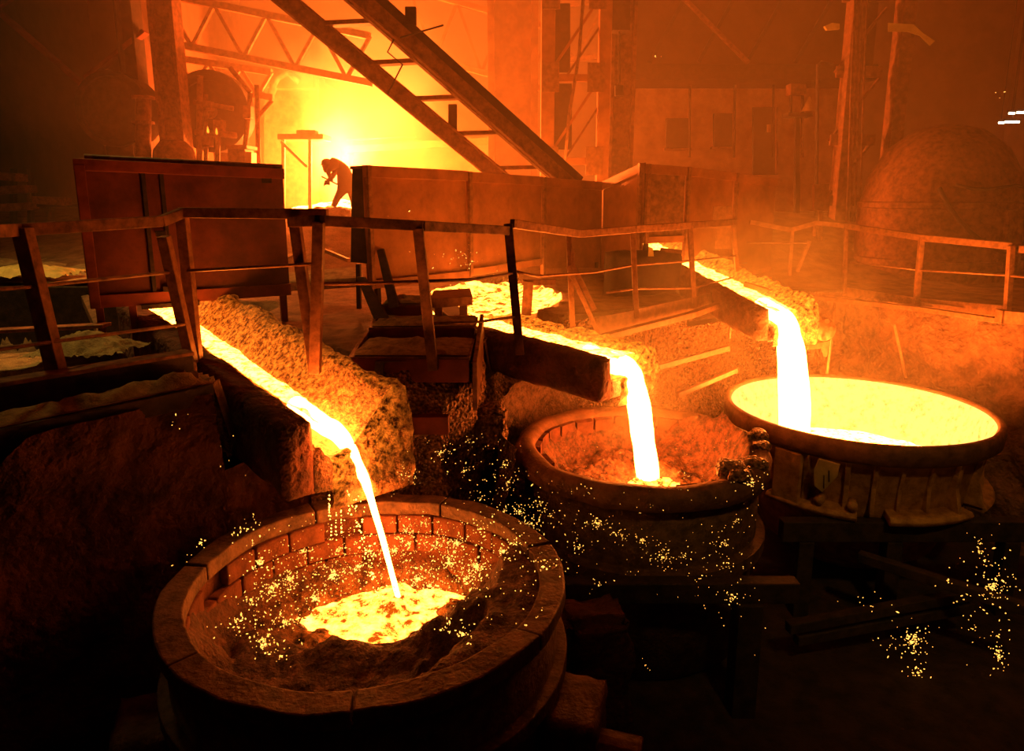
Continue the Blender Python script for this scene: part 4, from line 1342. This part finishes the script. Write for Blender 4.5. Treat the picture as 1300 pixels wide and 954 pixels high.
tb = thing('furnace_table', 'steel working table with a slanting strut beside the fire', 'table', pY(380, 300, 17.0))
bx('table_top', tb, 352, 410, 170, 177, 17.0, .8, M['rust'])
bx('tool_rest', tb, 376, 400, 165, 170, 17.0, .3, M['rust'])
MB().beam(pY(357, 180, 17.0), pY(390, 212, 17.0), .06, .10, (0, 1, 0)).build('strut', M['rail'], tb)
bx('leg', tb, 391, 395, 177, 290, 17.1, .1, M['rust'])
bx('leg', tb, 357, 361, 177, 290, 17.1, .1, M['rust'])
# furnace body behind
fu = thing('furnace', 'rusty furnace body with a hood behind the fire', 'furnace', (-5.6, 20.5, 5.05))
bx('furnace_wall', fu, 335, 405, 100, 300, 20.0, 2.5, M['rust'])
bx('hood', fu, 338, 398, 92, 112, 19.6, 1.2, M['plate'])
bx('back_wall', fu, 448, 640, 178, 300, 21.5, .4, M['plate'])
MB().beam(pY(440, 178, 19.5), pY(528, 173, 19.5), .06, .06).build('rail_bar', M['rail'], fu, True)
MB().beam(pY(440, 190, 19.8), pY(640, 178, 19.8), .10, .18).build('rail_beam', M['plate'], fu)
MB().tube([pY(344, 120, 19.7), pY(352, 98, 19.6), pY(366, 92, 19.6), pY(380, 104, 19.6)], .10, 10).build('exhaust_pipe', M['rust'], fu, True)
# roof girders


def girder(label, p, q, h, Y, material, n=7):
    a, b = pY(*p, Y), pY(*q, Y)
    r = thing('roof_girder', label, 'girder', (a + b) / 2, 'roof girders')
    dn = Vector((0, 0, -h))
    MB().beam(a, b, .16, .14).build('top_chord', material, r, False, .006)
    MB().beam(a + dn, b + dn, .16, .14).build('bottom_chord', material, r, False, .006)
    for k in range(n):
        s, e = a.lerp(b, k / n), a.lerp(b, (k + 1) / n)
        if k % 2:
            s, e = s + dn, e
        else:
            e = e + dn
        MB().beam(s, e, .07, .09, (0, 1, 0)).build('web_bar', material, r)
    return r


girder('deep roof girder running from the tall column towards the furnace smoke', (205, -8), (470, 46), .95, 16.0, M['rust'], 8)
girder('latticed crane girder above the pale column behind the ladder frame', (520, -14), (700, 36), 1.5, 19.0, M['plate'], 6)
girder('low roof girder crossing above the flywheel', (225, 74), (345, 92), .55, 17.0, M['rust'], 6)
girder('far roof girder behind the lattice tower', (690, 10), (1060, -40), 1.6, 23.0, M['rust'], 9)
for i, (p, q, Y, wd, lb) in enumerate((((-30, -10), (122, 122), 14.4, .22, 'long slanting brace running down to the dark duct'), ((110, 100), (185, 40), 14.6, .20, 'short slanting brace rising from the dark duct'),
                                       ((-20, 20), (40, -20), 14.2, .10, 'thin brace near the roof above the sand heap'), ((860, -10), (950, 80), 17.5, .14, 'slanting brace on the dark cladding above the plastered building'))):
    tag(MB().beam(pY(*p, Y), pY(*q, Y), .08, wd, (0, 1, 0)).build('slanting_strut', M['red'] if i < 3 else M['rust'], None, False, .008), lb, 'brace')
# dim shelves of scrap beyond the sand
for i, (x0, y0, x1, y1) in enumerate(((-20, 222, 28, 226), (-20, 243, 40, 240), (-20, 265, 42, 262), (48, 254, 84, 256))):
    tag(MB().beam(pY(x0, y0, 13.5), pY(x1, y1, 13.5), .35, .14).build('stacked_billet', M['rust'], None, False, .01), ('topmost dim steel billet of the rack beyond the sand', 'middle dim steel billet of the rack beyond the sand', 'lowest dim steel billet of the rack beyond the sand', 'short steel billet on the side shelf of the rack')[i], 'billet', 'billets beyond the sand')
for i, px in enumerate((-12, 20)):
    pass
bk = thing('billet_rack', 'dark rack holding the dim billets beyond the sand', 'rack', pY(0, 290, 13.8))
for px in (-14, 12, 34):
    bx('post', bk, px, px + 5, 214, 300, 13.75, .12, M['dark'])
bx('shelf', bk, 46, 86, 259, 263, 13.6, .4, M['dark'])
bx('post', bk, 60, 65, 262, 300, 13.75, .12, M['dark'])

# ------------------------------------------------------------------ worker bending over the fire
WY = 16.0
wk = thing('person', 'worker in dark clothes bending over with legs apart before the fire', 'person', pY(436, 272, WY))


def skin_body(name, joints, edges, material, parent, root):
    me = bpy.data.meshes.new(name)
    off = parent.location
    me.from_pydata([tuple(Vector(j[0]) - off) for j in joints], edges, [])
    o = bpy.data.objects.new(name, me)
    COL.objects.link(o)
    o.parent = parent
    me.materials.append(material)
    sk = o.modifiers.new('skin', 'SKIN')
    for lay in me.skin_vertices:
        for i, d in enumerate(lay.data):
            d.radius = (joints[i][1], joints[i][1] * joints[i][2])
            d.use_root = (i == root)
    sk.use_smooth_shade = True
    ss = o.modifiers.new('sub', 'SUBSURF')
    ss.levels = ss.render_levels = 2
    return o


def J(px, py, r, fl_=1.0, dy=0.0):
    return (pY(px, py, WY + dy), r, fl_)


jo = [J(441, 229, .17, 1.0), J(438, 216, .17, .9), J(431, 206, .19, 1.0), J(423, 205, .10), J(419, 208, .075),          # pelvis, waist, chest, neck
      J(434, 242, .105, 1, -.12), J(427, 254, .075, 1, -.14), J(421, 268, .055, 1, -.14), J(413, 270, .045, 1, -.14),    # left leg
      J(447, 242, .105, 1, .12), J(449, 256, .075, 1, .12), J(449, 268, .055, 1, .12), J(442, 270, .045, 1, .12),       # right leg
      J(427, 206, .085, 1, -.2), J(416, 218, .062, 1, -.26), J(420, 226, .048, 1, -.22),                                # arms
      J(428, 206, .085, 1, .2), J(424, 222, .062, 1, .2), J(417, 230, .048, 1, .12)]
ed = [(0, 1), (1, 2), (2, 3), (3, 4), (0, 5), (5, 6), (6, 7), (7, 8), (0, 9), (9, 10), (10, 11), (11, 12), (2, 13), (13, 14), (14, 15), (2, 16), (16, 17), (17, 18)]
skin_body('body', jo, ed, M['cloth'], wk, 0)
hd = pY(415, 211, WY)
MB().lathe(hd, [(0, -.15), (.055, -.14), (.085, -.09), (.10, -.02), (.105, .04), (.09, .09), (.05, .125), (0, .135)], 20).build('head', M['cloth'], wk, True)
MB().lathe(hd + Vector((0, 0, .03)), [(.135, -.01), (.14, .0), (.115, .02), (.11, .08), (.06, .125), (0, .135)], 20).build('helmet', M['cloth'], wk, True)
for hx, hy, dy in ((420, 228, -.22), (416, 232, .12)):
    h0 = pY(hx, hy, WY + dy)
    hm = MB()
    hm.frame_box(h0, (.09, 0, -.02), (0, .04, 0), (.01, 0, .09))
    for k in range(4):
        b_ = h0 + Vector((-.03 + .005 * k, -.0, -.035 + .022 * k))
        hm.tube([b_, b_ + Vector((-.045, -.005, -.015)), b_ + Vector((-.06, -.01, -.045))], [.011, .010, .008], 6)
    hm.tube([h0 + Vector((0, 0, .04)), h0 + Vector((-.03, -.03, .05)), h0 + Vector((-.055, -.035, .03))], [.013, .011, .009], 6)
    hm.build('hand', M['cloth'], wk)
tag(MB().tube([pY(408, 224, WY - .05), pY(426, 233, WY + .02), pY(436, 238, WY + .05)], .016, 8).build('tapping_rod', M['dark'], None, True), 'iron rod held by the bending worker', 'rod')

def heap(u, v):
    x0 = pY(368 + 92 * u, 260, 15.1).x
    y = 14.2 + 1.9 * v
    h = .20 * math.sin(u * math.pi) ** .6 * math.sin(v * math.pi)
    return Vector((x0, y, floor_z(x0, y) - .04 + h * (1 + .5 * fbm((x0, y, 0), 2.2, 4))))


tag(MB().grid(50, 40, heap).build('slag_heap', M['slag'], None, True), 'low heap of slag at the feet of the bending worker', 'slag')
mf = thing('pipe_manifold', 'cluster of valves and pipes beside the drive wheel', 'pipework', pY(262, 300, 14.6))
for k, (x0, y0, x1, y1, rr) in enumerate(((252, 296, 254, 96, .06), (262, 296, 261, 120, .045), (275, 296, 277, 150, .05), (246, 130, 296, 138, .05), (248, 168, 300, 172, .06), (300, 296, 318, 118, .05), (318, 118, 292, 86, .05), (330, 296, 326, 108, .05), (326, 150, 345, 128, .045))):
    MB().tube([pY(x0, y0, 14.55 + .06 * k), pY(x1, y1, 14.55 + .06 * k)], rr, 10).build('pipe', M['rust'], mf, True)
for x0, x1, y0, y1 in ((257, 267, 128, 140), (270, 282, 152, 166), (256, 266, 172, 186), (308, 318, 134, 150)):
    bx('valve_box', mf, x0, x1, y0, y1, 14.5, .2, M['rust'])
for px, py in ((264, 166), (275, 168)):
    MB().lathe(pY(px, py, 14.46), [(.0, -.05), (.022, -.03), (.024, .0), (.012, .05), (0, .09)], 10).build('gas_flame', M['gas'], mf, True)
# the fire: molten tap and flames
tag(MB().grid(40, 16, lambda u, v: Vector((-4.25 + 1.5 * v * math.cos(2 * math.pi * u) * (1 + .2 * nz((u * 5, 0, 0), 1)), 18.2 + .8 * v * math.sin(2 * math.pi * u), 5.16 + .22 * (1 - v) + .05 * fbm((u * 4, v * 3, 0), 2, 3)))).build('molten_pool', M['bed'], None, True),
    'blazing molten metal on the furnace floor behind the worker', 'molten metal')


def volume_mat(name, kind, center, radius, color, density, strength=0.0, nscale=1.2):
    m, nt, out = mat(name)
    tc = N(nt, 'ShaderNodeTexCoord')
    mp = N(nt, 'ShaderNodeMapping')
    mp.vector_type = 'TEXTURE'
    mp.inputs['Location'].default_value = center
    mp.inputs['Scale'].default_value = radius
    nt.links.new(tc.outputs['Object'], mp.inputs['Vector'])
    ln = N(nt, 'ShaderNodeVectorMath', operation='LENGTH')
    nt.links.new(mp.outputs[0], ln.inputs[0])
    n1 = N(nt, 'ShaderNodeTexNoise')
    n1.inputs['Scale'].default_value = nscale
    n1.inputs['Detail'].default_value = 3
    nt.links.new(tc.outputs['Object'], n1.inputs['Vector'])
    sub = N(nt, 'ShaderNodeMath', operation='MULTIPLY_ADD')
    nt.links.new(n1.outputs['Fac'], sub.inputs[0])
    sub.inputs[1].default_value = 1.6
    sub.inputs[2].default_value = -.8
    ad = N(nt, 'ShaderNodeMath', operation='ADD')
    nt.links.new(ln.outputs['Value'], ad.inputs[0])
    nt.links.new(sub.outputs[0], ad.inputs[1])
    mr = N(nt, 'ShaderNodeMapRange')
    mr.inputs['From Min'].default_value = .95
    mr.inputs['From Max'].default_value = .15
    nt.links.new(ad.outputs[0], mr.inputs['Value'])
    mu = N(nt, 'ShaderNodeMath', operation='MULTIPLY')
    nt.links.new(mr.outputs[0], mu.inputs[0])
    if kind == 'EMIT':
        mu.inputs[1].default_value = strength
        e = N(nt, 'ShaderNodeEmission')
        e.inputs['Color'].default_value = (*color, 1)
        nt.links.new(mu.outputs[0], e.inputs['Strength'])
    else:
        mu.inputs[1].default_value = density
        e = N(nt, 'ShaderNodeVolumeScatter')
        e.inputs['Color'].default_value = (*color, 1)
        nt.links.new(mu.outputs[0], e.inputs['Density'])
    nt.links.new(e.outputs[0], out.inputs['Volume'])
    return m


fm = volume_mat('flame', 'EMIT', (-4.2, 18.3, 6.2), (1.0, .8, 1.5), (1, .36, .08), 0, 4.5, 1.6)
tag(MB().box((-4.2, 18.3, 6.6), (2.4, 2.0, 3.6)).build('flame', fm), 'tall flames leaping up behind the bending worker', 'flame', kind='stuff')
sm = volume_mat('smoke', 'SCATTER', (-3.4, 18.0, 7.7), (2.6, 1.6, 2.2), (.95, .82, .68), .34, 0, .7)
tag(MB().box((-3.4, 18.0, 7.9), (5.6, 3.4, 5.0)).build('smoke', sm), 'glowing smoke rolling up above the flames', 'smoke', kind='stuff')

# ------------------------------------------------------------------ sparks and drops
def spark_mesh(pts, name, label, material, streak=True):
    mb = MB()
    for (p, s) in pts:
        d = Vector((random.gauss(0, 1), random.gauss(0, 1), random.gauss(0, 1) + .4)).normalized()
        e = d.orthogonal().normalized()
        g = d.cross(e)
        l = s * (random.choice((1, 1, 1.6, 2.6)) if streak else 1.3)
        mb.add([p + d * l, p - d * l, p + e * s, p - e * s, p + g * s, p - g * s],
               [(0, 2, 4), (0, 4, 3), (0, 3, 5), (0, 5, 2), (1, 4, 2), (1, 3, 4), (1, 5, 3), (1, 2, 5)])
    o = mb.build(name, material, None, False, 0, False)
    return tag(o, label, 'sparks', kind='stuff')


def cluster(x, y, sx, sy, n, Y, dY, out, s=.0034, zr=None):
    for _ in range(n):
        r = abs(random.gauss(0, 1)) ** 1.3
        a = random.uniform(0, 2 * math.pi)
        qx, qy = x + sx * r * math.cos(a), y + sy * r * math.sin(a)
        p = pZ(qx, qy, random.uniform(*zr)) if zr else pY(qx, qy, Y + random.gauss(0, dY))
        if p.z > PIT + .05:
            out.append((p, s * random.choice((.5, .6, .8, .8, 1.0, 1.3))))


pts = []
for (x, y, n) in ((315, 672, 40), (330, 715, 45), (345, 745, 55), (318, 762, 30), (368, 735, 60), (385, 700, 35), (300, 790, 25), (335, 815, 45), (362, 790, 50), (355, 835, 12), (400, 760, 50),
                  (425, 730, 60), (430, 700, 25), (455, 720, 50), (470, 700, 40), (500, 700, 60), (520, 690, 50), (515, 755, 70), (530, 735, 60), (545, 745, 45), (560, 755, 20), (580, 690, 70), (570, 715, 70),
                  (605, 720, 80), (590, 735, 40), (610, 672, 55), (555, 690, 50), (540, 665, 25), (515, 675, 30), (588, 805, 35), (568, 792, 14), (640, 700, 40), (655, 690, 25), (690, 720, 45), (660, 650, 40)):
    cluster(x, y, 13, 11, int(n * 1.5), 4.6, .35, pts, zr=(2.80, 3.3), s=.0044)
for _ in range(650):
    cluster(random.uniform(320, 690), random.uniform(655, 800), 3, 3, 1, 4.6, .4, pts, .0036, (2.80, 3.3))
spark_mesh(pts, 'spark_shower', 'shower of yellow sparks spraying over the brick lined ladle', M['spark'])
pts = []
for (x, y, n) in ((560, 575, 45), (590, 598, 30), (520, 605, 40), (505, 600, 18), (640, 590, 25), (646, 612, 45), (637, 653, 60), (610, 632, 20), (675, 665, 30), (700, 655, 20), (758, 665, 70), (735, 695, 35),
                  (685, 640, 25), (790, 680, 30), (815, 686, 35), (842, 708, 65), (870, 706, 25), (760, 742, 18), (930, 760, 75), (915, 690, 35), (935, 660, 16), (925, 715, 25), (888, 735, 16), (950, 615, 20),
                  (745, 620, 12), (875, 605, 12), (955, 612, 30), (595, 560, 18), (820, 845, 6), (952, 842, 5)):
    cluster(x, y, 12, 9, n, 5.25, .12, pts)
for _ in range(260):
    cluster(random.uniform(480, 960), random.uniform(560, 760), 3, 3, 1, 5.2, .2, pts, .0024)
spark_mesh(pts, 'spark_shower', 'sparks scattered in the dark between the crusted ladles', M['spark'])
pts = []
for (x, y, sx, sy, n) in ((1157, 815, 18, 16, 120), (1165, 855, 10, 16, 35), (1262, 745, 14, 18, 120), (1250, 712, 12, 14, 30), (1268, 832, 8, 18, 70), (1245, 690, 6, 8, 10), (1203, 738, 4, 4, 8), (1221, 757, 4, 4, 8), (1105, 770, 40, 30, 14), (1235, 800, 30, 30, 14)):
    cluster(x, y, sx, sy, n, 5.6, .10, pts, .0050)
spark_mesh(pts, 'spark_burst', 'bursts of sparks bouncing off the dark pit floor below the glowing pot', M['spark'])
pts = []
for (x, y, n) in ((590, 325, 12), (600, 332, 22), (565, 330, 6), (573, 318, 3), (515, 272, 4), (220, 540, 5), (285, 575, 5), (100, 735, 3), (832, 72, 5), (1275, 120, 3), (255, 690, 10), (243, 705, 5), (85, 858, 4), (140, 845, 3)):
    cluster(x, y, 14, 10, n, 7.0 if y < 400 else 4.6, .05, pts, .0040)
spark_mesh(pts, 'stray_sparks', 'few stray sparks flying before the heat shields and the pit wall', M['spark'])
pts = []
for (x, y0, y1, n) in ((418, 628, 655, 14), (427, 630, 690, 12), (433, 630, 680, 12), (443, 632, 655, 8), (420, 655, 690, 7)):
    for i in range(n):
        pts.append((pY(x + random.uniform(-1, 1), y0 + (y1 - y0) * i / n + random.uniform(-2, 2), 5.0), random.uniform(.004, .008)))
for _ in range(120):
    t = random.random()
    cluster(440 + 45 * t, 620 + 150 * t, 9, 8, 1, 4.9, .05, pts, .006)
spark_mesh(pts, 'molten_drops', 'drops of molten metal dripping from the runner lip beside the thin stream', M['drip'], False)

# ------------------------------------------------------------------ haze that hangs in the hall
def haze_mat(name, density):
    m, nt, out = mat(name)
    vs = N(nt, 'ShaderNodeVolumeScatter')
    vs.inputs['Color'].default_value = (.95, .74, .5, 1)
    vs.inputs['Density'].default_value = density
    vs.inputs['Anisotropy'].default_value = 0.2
    nt.links.new(vs.outputs[0], out.inputs['Volume'])
    return m


def haze_box(x0, x1, y0, y1, dens, label):
    tag(MB().box(((x0 + x1) / 2, (y0 + y1) / 2, 7.2), (x1 - x0, y1 - y0, 13.8)).build('haze', haze_mat('haze', dens)), label, 'haze', kind='stuff')


haze_box(-3.0, 6.8, 6.9, 26.7, HAZE, 'smoky haze hanging over the runners and the furnace hall')
haze_box(-7.0, -3.01, 9.3, 26.7, HAZE, 'smoky haze around the fire behind the red heat shield')
haze_box(-14.8, -7.01, 9.3, 26.7, .012, 'thin haze over the dark sand bay')
haze_box(6.81, 17.8, 6.9, 26.7, .010, 'thin haze in the dark hall beyond the domed vessel')
for c, rad, dens, lb in (((1.5, 7.2, 3.8), (1.25, .95, 1.3), .30, 'bright fumes curling above the slag crusted ladle'), ((3.3, 9.3, 4.5), (1.7, 1.3, 1.3), .22, 'bright fumes around the lip of the widest stream')):
    vm = volume_mat('fumes', 'SCATTER', c, rad, (.95, .75, .45), dens, 0, 1.1)
    tag(MB().box(c, (rad[0] * 2.3, rad[1] * 2.3, rad[2] * 2.3)).build('fumes', vm), lb, 'smoke', kind='stuff')
